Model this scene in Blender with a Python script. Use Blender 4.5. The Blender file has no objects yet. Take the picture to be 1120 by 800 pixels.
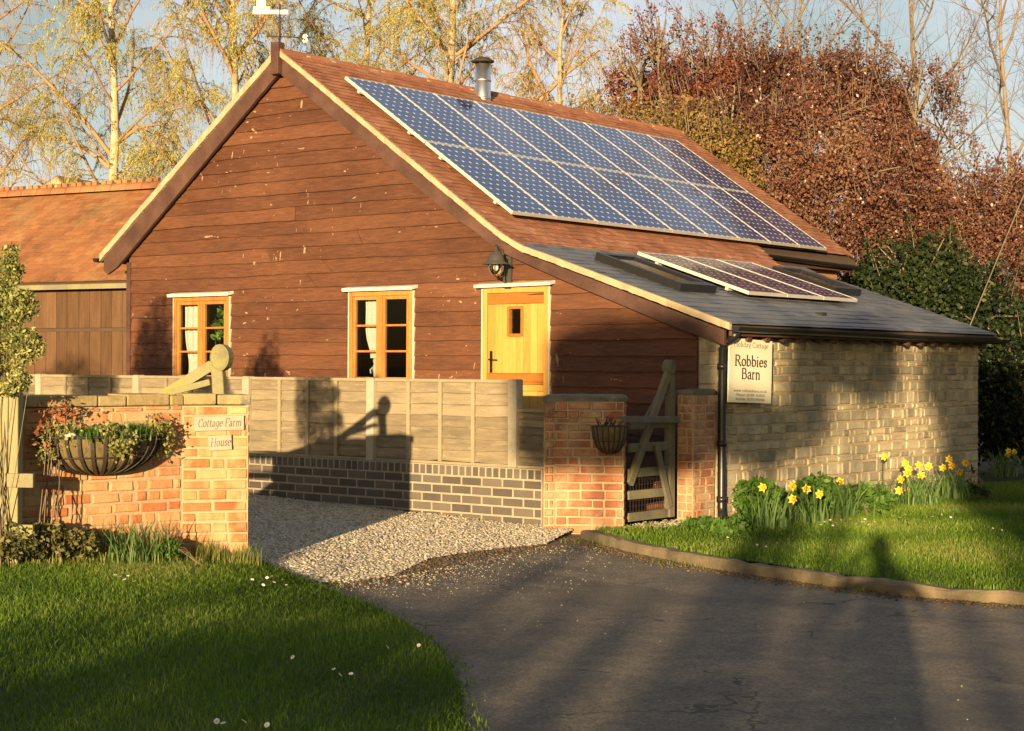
import bpy, bmesh, math, random
import numpy as np
from mathutils import Vector, Matrix, Quaternion
from mathutils.geometry import delaunay_2d_cdt
rnd = random.Random(7)
RG = np.random.default_rng(11)
S = bpy.context.scene
COL = S.collection
R = math.radians

# ------------------------------------------------------------------ camera
F_PX, YAW, ROLL = 1862.96, -0.674362, 0.0049926
CAM = Vector((15.28858, -14.64031, 1.58))
_f = Vector((math.sin(YAW), math.cos(YAW), -0.00001))
_r = Vector((math.cos(YAW), -math.sin(YAW), 0)); _u = _r.cross(_f)
_c, _s = math.cos(ROLL), math.sin(ROLL)
RT, UP, FW = _c * _r + _s * _u, -_s * _r + _c * _u, _f
cam = bpy.data.cameras.new('camera'); camo = bpy.data.objects.new('camera', cam); COL.objects.link(camo)
camo.matrix_world = Matrix(((RT.x, UP.x, -FW.x, CAM.x), (RT.y, UP.y, -FW.y, CAM.y), (RT.z, UP.z, -FW.z, CAM.z), (0, 0, 0, 1)))
cam.sensor_width = 36; cam.lens = F_PX / 1120 * 36; cam.clip_end = 3000; cam.clip_start = 0.1
S.camera = camo
def ray(px, py): return RT * ((px - 560) / F_PX) + UP * ((400 - py) / F_PX) + FW
def at(px, py, x=None, y=None, z=None, d=None):
    """surveyed point: the sight line through a photo pixel met with a plane x=, y=, z= or a depth d"""
    v = ray(px, py)
    t = d if d is not None else (x - CAM.x) / v.x if x is not None else (y - CAM.y) / v.y if y is not None else (z - CAM.z) / v.z
    return CAM + v * t
LS = Vector((-0.44817126, 0.88781547, -0.10452855)).normalized()      # direction sunlight travels

# ------------------------------------------------------------------ objects
ORG = {}
def tag(o, label=None, cat=None, group=None, kind=None):
    if label: o['label'] = label
    if cat: o['category'] = cat
    if group: o['group'] = group
    if kind: o['kind'] = kind
    return o
def thing(name, label, cat, loc=(0, 0, 0), group=None):
    o = bpy.data.objects.new(name, None); COL.objects.link(o); o.location = loc
    o.empty_display_size = 0.2
    ORG[o.name] = Vector(loc)
    return tag(o, label, cat, group)
def link(name, me, parent=None, loc=None):
    o = bpy.data.objects.new(name, me); COL.objects.link(o)
    if parent is not None:
        o.parent = parent; ORG[o.name] = ORG[parent.name]
    else:
        if loc is not None: o.location = loc
        ORG[o.name] = Vector(loc) if loc is not None else Vector((0, 0, 0))
    return o
def copy_tree(o, parent=None):
    c = o.copy(); COL.objects.link(c)
    if parent is not None: c.parent = parent
    ORG[c.name] = ORG[o.name]
    for ch in list(o.children): copy_tree(ch, c)
    return c
def npmesh(name, V, F, mats, parent=None, tone=None, mi=None, smooth=False, loc=None):
    """V (N,3) world coordinates, F (M,k); shifted so they sit relative to the parent's origin"""
    V = np.asarray(V, dtype=np.float64)
    if parent is not None: V = V - np.array(ORG[parent.name])
    elif loc is not None: V = V - np.array(loc)
    me = bpy.data.meshes.new(name)
    F = np.asarray(F, dtype=np.int32); M, k = F.shape
    me.vertices.add(len(V)); me.vertices.foreach_set('co', V.astype(np.float32).ravel())
    me.loops.add(M * k); me.loops.foreach_set('vertex_index', F.ravel())
    me.polygons.add(M); me.polygons.foreach_set('loop_start', np.arange(0, M * k, k, dtype=np.int32))
    if smooth: me.polygons.foreach_set('use_smooth', np.ones(M, dtype=bool))
    me.update(calc_edges=True)
    for m in (mats if isinstance(mats, (list, tuple)) else [mats]): me.materials.append(m)
    if mi is not None: me.polygons.foreach_set('material_index', np.asarray(mi, dtype=np.int32))
    a = me.attributes.new('tone', 'FLOAT', 'FACE')
    a.data.foreach_set('value', (np.asarray(tone, dtype=np.float32) if tone is not None else np.full(M, .5, np.float32)))
    return link(name, me, parent, loc)
class MB:
    def __init__(s): s.v = []; s.f = []; s.t = []; s.m = []; s.s = []
    def face(s, idx, tone=.5, m=0, sm=False): s.f.append(tuple(idx)); s.t.append(tone); s.m.append(m); s.s.append(sm)
    def add(s, pts, faces, tone=.5, m=0, sm=False):
        b = len(s.v); s.v += [tuple(p) for p in pts]
        for f in faces: s.face([b + i for i in f], tone, m, sm)
        return b
    def obox(s, c, ax, ay, az, tone=.5, m=0, skip=()):
        """box centred c with half-axis vectors"""
        c, ax, ay, az = map(Vector, (c, ax, ay, az))
        P = [c + ax * i + ay * j + az * k for k in (-1, 1) for j in (-1, 1) for i in (-1, 1)]
        if ax.cross(ay).dot(az) < 0: P = [P[i] for i in (1, 0, 3, 2, 5, 4, 7, 6)]
        Fs = [(0, 2, 3, 1), (4, 5, 7, 6), (0, 1, 5, 4), (2, 6, 7, 3), (0, 4, 6, 2), (1, 3, 7, 5)]
        s.add(P, [f for i, f in enumerate(Fs) if i not in skip], tone, m)
    def box(s, x0, x1, y0, y1, z0, z1, tone=.5, m=0):
        s.obox(((x0 + x1) / 2, (y0 + y1) / 2, (z0 + z1) / 2), ((x1 - x0) / 2, 0, 0), (0, (y1 - y0) / 2, 0), (0, 0, (z1 - z0) / 2), tone, m)
    def beam(s, p0, p1, w, h, up=(0, 0, 1), tone=.5, m=0):
        """w across, h along up"""
        p0, p1 = Vector(p0), Vector(p1); d = p1 - p0
        side = d.cross(Vector(up)).normalized(); u = side.cross(d).normalized()
        s.obox((p0 + p1) / 2, d / 2, side * w / 2, u * h / 2, tone, m)
    def tube(s, pts, rad, n=8, tone=.5, m=0, cap=True, sm=True):
        pts = [Vector(p) for p in pts]
        if not hasattr(rad, '__len__'): rad = [rad] * len(pts)
        b = len(s.v); ref = None
        for i, p in enumerate(pts):
            d = (pts[min(i + 1, len(pts) - 1)] - pts[max(i - 1, 0)]).normalized()
            if ref is None:
                ref = d.orthogonal().normalized()
            ref = (ref - d * ref.dot(d)).normalized(); bi = d.cross(ref)
            for k in range(n):
                a = 2 * math.pi * k / n
                s.v.append(tuple(p + (ref * math.cos(a) + bi * math.sin(a)) * rad[i]))
        for i in range(len(pts) - 1):
            for k in range(n):
                k2 = (k + 1) % n
                s.face((b + i * n + k, b + i * n + k2, b + (i + 1) * n + k2, b + (i + 1) * n + k), tone, m, sm)
        if cap:
            s.face([b + k for k in range(n)][::-1], tone, m); e = b + (len(pts) - 1) * n
            s.face([e + k for k in range(n)], tone, m)
    def lathe(s, c, prof, n=16, tone=.5, m=0, ax=(1, 0, 0), ay=(0, 1, 0), az=(0, 0, 1), a0=0, a1=2 * math.pi, sm=True):
        c, ax, ay, az = map(Vector, (c, ax, ay, az)); b = len(s.v); full = abs(a1 - a0 - 2 * math.pi) < 1e-6
        nn = n if full else n + 1
        for (r, z) in prof:
            for k in range(nn):
                a = a0 + (a1 - a0) * k / n
                s.v.append(tuple(c + ax * (r * math.cos(a)) + ay * (r * math.sin(a)) + az * z))
        for i in range(len(prof) - 1):
            for k in range(n):
                k2 = (k + 1) % nn
                s.face((b + i * nn + k, b + i * nn + k2, b + (i + 1) * nn + k2, b + (i + 1) * nn + k), tone, m, sm)
    def prism(s, poly, off, tone=.5, m=0):
        """closed prism of a planar polygon pushed along off"""
        poly = [Vector(p) for p in poly]; off = Vector(off); n = len(poly)
        nor = Vector((0, 0, 0))
        for i in range(n): nor += poly[i].cross(poly[(i + 1) % n])
        if nor.dot(off) > 0: poly = poly[::-1]
        s.add(poly + [p + off for p in poly], [tuple(range(n)), tuple(range(2 * n - 1, n - 1, -1))] + [(i, n + i, n + (i + 1) % n, (i + 1) % n) for i in range(n)], tone, m)
    def grid(s, P, tone=.5, m=0, sm=False, closed=False):
        h, w = len(P), len(P[0]); b = len(s.v)
        for row in P: s.v += [tuple(p) for p in row]
        for i in range(h - 1):
            for j in range(w if closed else w - 1):
                j2 = (j + 1) % w
                s.face((b + i * w + j, b + i * w + j2, b + (i + 1) * w + j2, b + (i + 1) * w + j), tone(i, j) if callable(tone) else tone, m, sm)
    def build(s, name, mats, parent=None, loc=None, bevel=0):
        off = ORG[parent.name] if parent is not None else Vector(loc) if loc is not None else Vector((0, 0, 0))
        me = bpy.data.meshes.new(name)
        me.from_pydata([(x - off.x, y - off.y, z - off.z) for x, y, z in s.v], [], s.f)
        for m in (mats if isinstance(mats, (list, tuple)) else [mats]): me.materials.append(m)
        me.polygons.foreach_set('material_index', s.m); me.polygons.foreach_set('use_smooth', s.s)
        a = me.attributes.new('tone', 'FLOAT', 'FACE'); a.data.foreach_set('value', s.t)
        me.update()
        o = link(name, me, parent, loc)
        if bevel:
            b = o.modifiers.new('bevel', 'BEVEL'); b.width = bevel; b.segments = 2; b.limit_method = 'ANGLE'; b.angle_limit = R(40)
        return o

# ------------------------------------------------------------------ materials
def newmat(name):
    m = bpy.data.materials.new(name); m.use_nodes = True; nt = m.node_tree
    return m, nt, nt.nodes['Principled BSDF']
def node(nt, t, **kw):
    n = nt.nodes.new(t)
    for k, v in kw.items():
        if k.startswith('i_'): n.inputs[k[2:].replace('_', ' ')].default_value = v
        else: setattr(n, k, v)
    return n
def ramp(nt, cols, pos=None):
    n = nt.nodes.new('ShaderNodeValToRGB'); e = n.color_ramp.elements
    pos = pos or [i / (len(cols) - 1) for i in range(len(cols))]
    while len(e) < len(cols): e.new(1)
    for i, c in enumerate(cols): e[i].position = pos[i]; e[i].color = (*c, 1)
    return n
def coords(nt, scale=(1, 1, 1), kind='Object'):
    tc = nt.nodes.new('ShaderNodeTexCoord'); mp = nt.nodes.new('ShaderNodeMapping')
    mp.inputs['Scale'].default_value = scale; nt.links.new(tc.outputs[kind], mp.inputs['Vector']); return mp
def noise(nt, sc, scale=(1, 1, 1), detail=5, rough=.6, kind='Object'):
    n = node(nt, 'ShaderNodeTexNoise'); n.inputs['Scale'].default_value = sc; n.inputs['Detail'].default_value = detail; n.inputs['Roughness'].default_value = rough
    nt.links.new(coords(nt, scale, kind).outputs[0], n.inputs['Vector']); return n
def math_(nt, op, a, b=None, c=None, clamp=False):
    n = node(nt, 'ShaderNodeMath', operation=op, use_clamp=clamp)
    for i, x in enumerate((a, b, c)):
        if x is None: continue
        if isinstance(x, (int, float)): n.inputs[i].default_value = x
        else: nt.links.new(x, n.inputs[i])
    return n.outputs[0]
def mix(nt, fac, a, b, mode='MIX'):
    n = node(nt, 'ShaderNodeMix', data_type='RGBA', blend_type=mode)
    for i, x in ((0, fac), (6, a), (7, b)):
        if isinstance(x, (int, float)): n.inputs[i].default_value = x
        elif isinstance(x, tuple): n.inputs[i].default_value = (*x, 1)
        else: nt.links.new(x, n.inputs[i])
    return n.outputs[2]
def varied(name, cols, sc=6, scale=(1, 1, 1), tw=.6, rough=.8, bump=.3, bdist=.01, bsc=None, detail=6, spec=.3, spots=None, pos=None, spot_sc=3, spot_t=(.58, .68), fine=.12, metal=0, grime=None, gsc=1.3):
    """colour from per-piece tone + noise through a ramp; optional patches (spots) of another colour; bump"""
    m, nt, P = newmat(name); L = nt.links
    n = noise(nt, sc, scale, detail)
    at_ = node(nt, 'ShaderNodeAttribute', attribute_name='tone')
    nn = math_(nt, 'MULTIPLY_ADD', n.outputs[0], 2.2, -.6, True)
    f = math_(nt, 'ADD', math_(nt, 'MULTIPLY', at_.outputs['Fac'], tw), math_(nt, 'MULTIPLY', nn, 1 - tw), None, True)
    rp = ramp(nt, cols, pos); L.new(f, rp.inputs[0]); col = rp.outputs[0]
    if spots:
        n2 = noise(nt, spot_sc, scale, 7, .65)
        mr = node(nt, 'ShaderNodeMapRange'); mr.inputs[1].default_value, mr.inputs[2].default_value = spot_t
        L.new(n2.outputs[0], mr.inputs[0]); col = mix(nt, mr.outputs[0], col, spots)
    if grime:
        n4 = noise(nt, gsc, scale, 8, .72); mg = node(nt, 'ShaderNodeMapRange'); mg.inputs[1].default_value, mg.inputs[2].default_value = .50, .74; L.new(n4.outputs[0], mg.inputs[0])
        col = mix(nt, math_(nt, 'MULTIPLY', mg.outputs[0], .8), col, grime)
    if fine:
        n3 = noise(nt, (bsc or sc * 5) * 2.3, scale, 3)
        g = math_(nt, 'MULTIPLY_ADD', n3.outputs[0], fine * 4, 1 - fine * 2)
        gr = node(nt, 'ShaderNodeCombineColor'); 
        for i in range(3): L.new(g, gr.inputs[i])
        col = mix(nt, 1.0, col, gr.outputs[0], 'MULTIPLY')
    L.new(col, P.inputs['Base Color']); P.inputs['Roughness'].default_value = rough; P.inputs['Specular IOR Level'].default_value = spec
    P.inputs['Metallic'].default_value = metal
    if bump:
        bn = noise(nt, bsc or sc * 5, scale, 6, .65); b = node(nt, 'ShaderNodeBump'); b.inputs['Strength'].default_value = bump; b.inputs['Distance'].default_value = bdist
        L.new(bn.outputs[0], b.inputs['Height']); L.new(b.outputs[0], P.inputs['Normal'])
    return m
def plain(name, col, rough=.6, spec=.4, metal=0): return varied(name, [tuple(c * .8 for c in col), tuple(min(1, c * 1.15) for c in col)], 4, tw=.4, rough=rough, bump=.08, spec=spec, metal=metal, fine=.05)

def board_mat():
    m, nt, P = newmat('stained_board'); L = nt.links
    at_ = node(nt, 'ShaderNodeAttribute', attribute_name='tone')
    g = noise(nt, 5, (1, 6, 9), 8, .7); big = noise(nt, .9, (1, 1, 2.2), 4)
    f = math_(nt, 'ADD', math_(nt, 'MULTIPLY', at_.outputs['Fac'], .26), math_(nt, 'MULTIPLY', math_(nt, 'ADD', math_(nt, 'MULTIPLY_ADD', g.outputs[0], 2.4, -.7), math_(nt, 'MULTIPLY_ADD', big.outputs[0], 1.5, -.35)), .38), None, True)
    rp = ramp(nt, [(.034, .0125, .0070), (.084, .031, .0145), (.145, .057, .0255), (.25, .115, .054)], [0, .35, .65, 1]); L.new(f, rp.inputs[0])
    # chipped pale marks: small flecks gathered in bands, vertical runs
    fl = noise(nt, 9, (.9, 1, 2.2), 2, .5); zone = noise(nt, .55, (1, 1, 1.6), 2)
    a = math_(nt, 'GREATER_THAN', fl.outputs[0], .712); b = math_(nt, 'GREATER_THAN', zone.outputs[0], .49)
    st_ = noise(nt, 6, (3.2, 1, .55), 3, .6); sz_ = noise(nt, .8, (.6, 1, 2.6), 2)
    a2 = math_(nt, 'MULTIPLY', math_(nt, 'GREATER_THAN', st_.outputs[0], .675), math_(nt, 'GREATER_THAN', sz_.outputs[0], .56))
    fk = math_(nt, 'MULTIPLY', math_(nt, 'MAXIMUM', math_(nt, 'MULTIPLY', a, b), a2), .55)
    col = mix(nt, fk, rp.outputs[0], (.50, .38, .26))
    gr = noise(nt, 3, (.5, 1, 22), 6, .7)
    mr = node(nt, 'ShaderNodeMapRange'); mr.inputs[1].default_value, mr.inputs[2].default_value = .60, .78; L.new(gr.outputs[0], mr.inputs[0])
    col = mix(nt, math_(nt, 'MULTIPLY', mr.outputs[0], .5), col, (.30, .14, .075))
    L.new(col, P.inputs['Base Color']); P.inputs['Roughness'].default_value = .62; P.inputs['Specular IOR Level'].default_value = .35
    bn = noise(nt, 7, (1, 8, 20), 8, .7); bp = node(nt, 'ShaderNodeBump'); bp.inputs['Strength'].default_value = .55; bp.inputs['Distance'].default_value = .012
    L.new(bn.outputs[0], bp.inputs['Height']); L.new(bp.outputs[0], P.inputs['Normal'])
    return m
def cell_mat():
    m, nt, P = newmat('solar_cell'); L = nt.links
    tc = node(nt, 'ShaderNodeTexCoord'); sx = node(nt, 'ShaderNodeSeparateXYZ'); L.new(tc.outputs['Object'], sx.inputs[0])
    def loc(o): 
        return math_(nt, 'ABSOLUTE', math_(nt, 'SUBTRACT', math_(nt, 'FRACT', math_(nt, 'DIVIDE', o, .1275)), .5))
    fx, fy = loc(math_(nt, 'ADD', sx.outputs[0], -.025 + .1275)), loc(math_(nt, 'ADD', sx.outputs[1], -.0195 + .1275))
    dia = math_(nt, 'GREATER_THAN', math_(nt, 'ADD', fx, fy), .825)
    grid = math_(nt, 'GREATER_THAN', math_(nt, 'MAXIMUM', fx, fy), .487)
    bus = math_(nt, 'LESS_THAN', math_(nt, 'ABSOLUTE', math_(nt, 'SUBTRACT', fy, .24)), .008)
    n = noise(nt, 2.5, (1, 1, 1), 2); rp = ramp(nt, [(.018, .034, .115), (.032, .060, .20)]); L.new(n.outputs[0], rp.inputs[0])
    col = mix(nt, math_(nt, 'MULTIPLY', bus, .35), rp.outputs[0], (.35, .38, .45))
    col = mix(nt, math_(nt, 'MULTIPLY', grid, .45), col, (.4, .45, .55))
    col = mix(nt, dia, col, (.72, .75, .8))
    L.new(col, P.inputs['Base Color']); P.inputs['Roughness'].default_value = .06; P.inputs['IOR'].default_value = 1.5
    return m
def glass_mat():
    m, nt, P = newmat('window_glass'); L = nt.links
    nt.nodes.remove(P); out = nt.nodes['Material Output']
    t = node(nt, 'ShaderNodeBsdfTransparent'); t.inputs[0].default_value = (.9, .93, .9, 1)
    g = node(nt, 'ShaderNodeBsdfGlossy'); g.inputs['Roughness'].default_value = .02
    fr = node(nt, 'ShaderNodeFresnel'); fr.inputs[0].default_value = 1.5
    mx = node(nt, 'ShaderNodeMixShader'); L.new(fr.outputs[0], mx.inputs[0]); L.new(t.outputs[0], mx.inputs[1]); L.new(g.outputs[0], mx.inputs[2]); L.new(mx.outputs[0], out.inputs[0])
    return m
def leafmat(name, cols, rough=.55, tr=.25, pos=None, sc=1.2):
    m, nt, P = newmat(name); L = nt.links; out = nt.nodes['Material Output']
    at_ = node(nt, 'ShaderNodeAttribute', attribute_name='tone'); rp = ramp(nt, cols, pos); L.new(at_.outputs['Fac'], rp.inputs[0])
    L.new(rp.outputs[0], P.inputs['Base Color']); P.inputs['Roughness'].default_value = rough; P.inputs['Specular IOR Level'].default_value = .3
    if tr:
        t = node(nt, 'ShaderNodeBsdfTranslucent'); L.new(rp.outputs[0], t.inputs[0])
        mx = node(nt, 'ShaderNodeMixShader'); mx.inputs[0].default_value = tr
        L.new(P.outputs[0], mx.inputs[1]); L.new(t.outputs[0], mx.inputs[2]); L.new(mx.outputs[0], out.inputs[0])
    return m
M = dict(
    board=board_mat(), cells=cell_mat(), glass=glass_mat(),
    barge=varied('barge_stain', [(.035, .018, .015), (.08, .040, .030), (.135, .070, .052)], 3, (1, 1, 1), .3, .65, .3, bsc=14),
    verge=varied('verge_mortar', [(.29, .225, .14), (.46, .375, .245)], 7, tw=.4, rough=.9, bump=.5, spots=(.35, .27, .17), spot_sc=5),
    tile=varied('clay_tile', [(.19, .080, .048), (.28, .115, .064), (.35, .155, .088), (.42, .23, .14)], 1.3, tw=.55, rough=.85, bump=.4, bsc=40, spots=(.30, .25, .17), spot_sc=1.1, spot_t=(.60, .78)),
    oldtile=varied('old_clay_tile', [(.12, .056, .028), (.25, .105, .046), (.32, .145, .062), (.36, .20, .095)], 1.1, tw=.42, rough=.9, bump=.4, bsc=40, spots=(.27, .20, .09), spot_sc=.9, spot_t=(.52, .75), grime=(.10, .055, .03), gsc=2.4),
    ridge=varied('ridge_tile', [(.24, .09, .05), (.38, .155, .082)], 3, tw=.6, rough=.85, bump=.4, bsc=30, spots=(.45, .33, .2), spot_sc=6),
    slate=varied('blue_slate', [(.045, .052, .065), (.085, .095, .115), (.13, .135, .15), (.17, .15, .13)], 2, tw=.6, rough=.45, bump=.35, bsc=30, spec=.5, spots=(.19, .18, .15), spot_sc=1.3, spot_t=(.58, .75)),
    flash=varied('lead_flashing', [(.20, .20, .20), (.36, .36, .35)], 3, tw=.3, rough=.6, bump=.2),
    stone=varied('rubble_stone', [(.15, .13, .10), (.28, .245, .17), (.40, .35, .24), (.49, .42, .27), (.42, .25, .09)], 5, tw=.58, rough=.92, bump=.6, bdist=.012, bsc=26, pos=[0, .3, .62, .84, .96], spots=(.27, .25, .205), spot_sc=1.6, spot_t=(.54, .8), grime=(.17, .14, .095), gsc=4.5),
    mortar=varied('lime_mortar', [(.33, .23, .135), (.50, .37, .22)], 9, tw=.2, rough=.95, bump=.6, bsc=60),
    brick=varied('old_brick', [(.27, .085, .034), (.42, .145, .058), (.48, .26, .12), (.52, .36, .20)], 5, tw=.55, rough=.92, bump=.8, bdist=.008, bsc=38, spots=(.50, .34, .175), spot_sc=2.6, spot_t=(.45, .66)),
    brickdk=varied('weathered_brick', [(.15, .075, .05), (.30, .11, .06), (.42, .17, .08), (.45, .30, .19)], 6, tw=.5, rough=.92, bump=.6, bdist=.008, bsc=38, spots=(.44, .33, .20), spot_sc=2.6, spot_t=(.44, .64), grime=(.075, .055, .042), gsc=3.1),
    engbrick=varied('grey_engineering_brick', [(.062, .052, .044), (.105, .088, .072), (.15, .122, .095)], 4, tw=.7, rough=.75, bump=.25, bsc=40),
    pmortar=varied('pale_mortar', [(.26, .22, .155), (.40, .34, .25)], 9, tw=.2, rough=.95, bump=.5, bsc=60),
    coping=varied('coping_stone', [(.20, .15, .07), (.34, .255, .12), (.42, .33, .17)], 5, tw=.5, rough=.95, bump=.7, bsc=30, spots=(.16, .15, .12), spot_sc=5, spot_t=(.58, .7), grime=(.09, .08, .045), gsc=6),
    greycap=varied('grey_cap_stone', [(.075, .07, .05), (.15, .14, .105), (.24, .215, .15)], 7, tw=.3, rough=.95, bump=.7, bsc=35, spots=(.24, .23, .12), spot_sc=8),
    plaque=varied('carved_plaque_stone', [(.30, .265, .205), (.42, .37, .29)], 9, tw=.2, rough=.9, bump=.4, bsc=80),
    carved=plain('carved_letter_paint', (.085, .07, .05)),
    oak=varied('golden_oak', [(.27, .105, .020), (.39, .165, .036), (.49, .24, .065)], 4, (3, 3, .7), .4, .45, .2, bsc=14, spec=.45),
    doorwood=varied('pale_oak_door', [(.37, .18, .036), (.50, .27, .062), (.58, .34, .09)], 4, (4, 4, .5), .5, .42, .2, bsc=14, spec=.45),
    raildoor=varied('orange_oak_rail', [(.28, .095, .017), (.38, .15, .03)], 4, (.7, 4, 4), .3, .45, .2, bsc=14),
    white=varied('flaking_white_paint', [(.48, .44, .37), (.68, .64, .56)], 8, tw=.3, rough=.7, bump=.4, spots=(.34, .26, .18), spot_sc=9, spot_t=(.62, .7)),
    fence=varied('fence_board', [(.10, .078, .05), (.225, .18, .115), (.32, .26, .17)], 3, (1, 1, 7), .6, .8, .4, bsc=16, spots=(.34, .28, .19), spot_sc=3.5, spot_t=(.55, .75), grime=(.10, .085, .06), gsc=1.2),
    batten=varied('pale_batten', [(.22, .175, .11), (.34, .28, .185)], 6, tw=.4, rough=.8, bump=.2),
    concrete=varied('concrete_post', [(.27, .24, .18), (.42, .37, .28)], 10, tw=.3, rough=.95, bump=.5, bsc=60),
    oldwood=varied('weathered_gate_timber', [(.11, .095, .065), (.20, .175, .115), (.28, .25, .155)], 4, (1, 1, 1), .4, .85, .5, bsc=22, spots=(.25, .24, .075), spot_sc=2.2, spot_t=(.42, .68)),
    postwood=varied('pale_green_post', [(.21, .19, .095), (.32, .285, .15)], 3, (4, 4, .6), .4, .85, .4, bsc=18),
    browndoor=varied('brown_plank', [(.050, .026, .013), (.105, .055, .027), (.165, .092, .048)], 3, (5, 5, .6), .55, .8, .4, bsc=14),
    rafter=varied('rafter_timber', [(.22, .10, .045), (.40, .21, .10)], 3, tw=.6, rough=.8, bump=.2),
    black=plain('black_metal', (.012, .012, .013), .4, .5), gutter=plain('black_gutter_plastic', (.014, .014, .016), .35, .5),
    iron=plain('rusty_dark_iron', (.035, .026, .018), .7), lamp=plain('lantern_metal', (.055, .05, .042), .45, .5),
    steel=varied('stainless_flue', [(.55, .56, .58), (.75, .75, .76)], 3, rough=.42, bump=.05, metal=1, tw=.3),
    alu=varied('aluminium_frame', [(.46, .44, .40), (.60, .57, .51)], 3, rough=.45, bump=.05, tw=.4, metal=.2),
    bulb=plain('frosted_bulb', (.85, .83, .78), .3), curtain=varied('curtain_cloth', [(.34, .33, .30), (.47, .45, .41)], 6, tw=.2, rough=.95, bump=.2),
    signface=varied('sign_board', [(.66, .60, .44), (.74, .68, .52)], 2, tw=.2, rough=.5, bump=.03, fine=.03), ink=plain('sign_ink', (.045, .032, .022)),
    vane=plain('white_vane_paint', (.58, .56, .50)), greywood=varied('grey_gate_timber', [(.075, .068, .05), (.14, .125, .09), (.21, .19, .125)], 4, (1, 1, 1), .4, .88, .6, bsc=24, spots=(.19, .17, .055), spot_sc=2.4, spot_t=(.5, .72)), coir=varied('coir_liner', [(.07, .05, .024), (.15, .11, .052), (.23, .165, .08)], 9, (1, 1, .6), .3, .95, .8, bsc=50),  # greywood: darker copy of the gate timber, shade put into its colour
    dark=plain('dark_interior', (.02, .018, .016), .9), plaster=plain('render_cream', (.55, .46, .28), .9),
    hide=plain('dark_wall_fill', (.08, .05, .035), .9),
    bark=varied('brown_bark', [(.10, .075, .05), (.20, .155, .105), (.27, .22, .15)], 5, (1, 1, .5), .4, .9, .6, bsc=18),
    palebark=varied('pale_twig_bark', [(.13, .10, .068), (.25, .20, .14)], 4, tw=.5, rough=.9, bump=.4),
    birchbark=varied('birch_bark', [(.20, .15, .085), (.38, .31, .20), (.54, .46, .33)], 3, (1, 1, 2.5), .3, .8, .4, bsc=14, spots=(.07, .055, .04), spot_sc=2.6, spot_t=(.56, .64)),
    birchtwig=varied('birch_twig', [(.22, .13, .07), (.38, .25, .13)], 3, tw=.6, rough=.85, bump=0),
    birchleaf=leafmat('birch_catkin', [(.19, .19, .040), (.30, .29, .06), (.41, .39, .10), (.50, .48, .19)]),
    plumleaf=leafmat('copper_plum_leaf', [(.052, .023, .017), (.122, .052, .036), (.205, .094, .062), (.28, .17, .085), (.68, .48, .43)], pos=[0, .3, .66, .93, 1]),
    redplum=leafmat('dark_red_plum_leaf', [(.075, .024, .018), (.16, .048, .033), (.24, .080, .05), (.31, .13, .075), (.55, .32, .26)], pos=[0, .3, .66, .93, 1]),
    hedgeleaf=leafmat('tawny_hedge_leaf', [(.075, .052, .018), (.15, .105, .033), (.25, .165, .05), (.31, .20, .075)]),
    evergreen=leafmat('evergreen_leaf', [(.008, .015, .006), (.019, .034, .010), (.042, .060, .015), (.10, .115, .028)], pos=[0, .4, .8, 1]),
    shrubleaf=leafmat('variegated_leaf', [(.06, .09, .02), (.14, .17, .04), (.34, .33, .11), (.50, .46, .22)]),
    redleaf=leafmat('red_shoot_leaf', [(.16, .05, .03), (.30, .11, .05), (.30, .20, .09)]),
    grassblade=leafmat('grass_blade', [(.048, .092, .008), (.092, .165, .012), (.145, .24, .021), (.27, .28, .075)], rough=.5, tr=.3, pos=[0, .45, .88, 1]),
    greenleaf=leafmat('fresh_green_leaf', [(.035, .085, .012), (.07, .15, .02), (.13, .22, .04)]),
    sedum=leafmat('sedum_leaf', [(.12, .14, .03), (.24, .24, .07), (.36, .33, .13)]),
    creeper=leafmat('low_creeper_leaf', [(.05, .06, .018), (.12, .12, .036), (.24, .20, .075)]),
    daffleaf=leafmat('daffodil_leaf', [(.045, .10, .025), (.085, .16, .04), (.16, .24, .07)]),
    petal=leafmat('daffodil_petal', [(.78, .58, .03), (.86, .70, .08)], tr=.2), trumpet=leafmat('daffodil_trumpet', [(.80, .42, .01), (.85, .5, .02)], tr=.2),
    daisy=leafmat('daisy_petal', [(.8, .79, .74), (.85, .84, .8)], tr=.1), pebble=varied('pebble', [(.20, .165, .11), (.37, .31, .225), (.49, .425, .32), (.58, .53, .43)], 9, tw=.85, rough=.9, bump=.3),
    skin=plain('skin', (.5, .3, .22)), coat=plain('dark_coat', (.04, .045, .06), .9), pot=plain('brown_glazed_jug', (.12, .05, .025), .35), green=plain('figurine_grey', (.30, .31, .28)),
)
CLOUD, SKYGAIN, EXPO = (5.9, 6.15, 6.7), (1.0, 1.0, 1.0), 1.25
# ------------------------------------------------------------------ ground
def sstep(a, b, x):
    t = min(1, max(0, (x - a) / (b - a))); return t * t * (3 - 2 * t)
def inpoly(px, py, poly):
    x, y = np.asarray(px), np.asarray(py); r = np.zeros(x.shape, bool); n = len(poly)
    for i in range(n):
        x1, y1 = poly[i]; x2, y2 = poly[(i + 1) % n]
        c = ((y1 > y) != (y2 > y)); xi = (x2 - x1) * (y - y1) / ((y2 - y1) if y2 != y1 else 1e-9) + x1
        r ^= c & (x < xi)
    return r
def distline(x, y, line):
    x, y = np.asarray(x, float), np.asarray(y, float); d = np.full(x.shape, 1e9)
    for (x1, y1), (x2, y2) in zip(line[:-1], line[1:]):
        dx, dy = x2 - x1, y2 - y1; t = np.clip(((x - x1) * dx + (y - y1) * dy) / (dx * dx + dy * dy + 1e-12), 0, 1)
        d = np.minimum(d, np.hypot(x - x1 - t * dx, y - y1 - t * dy))
    return d
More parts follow.
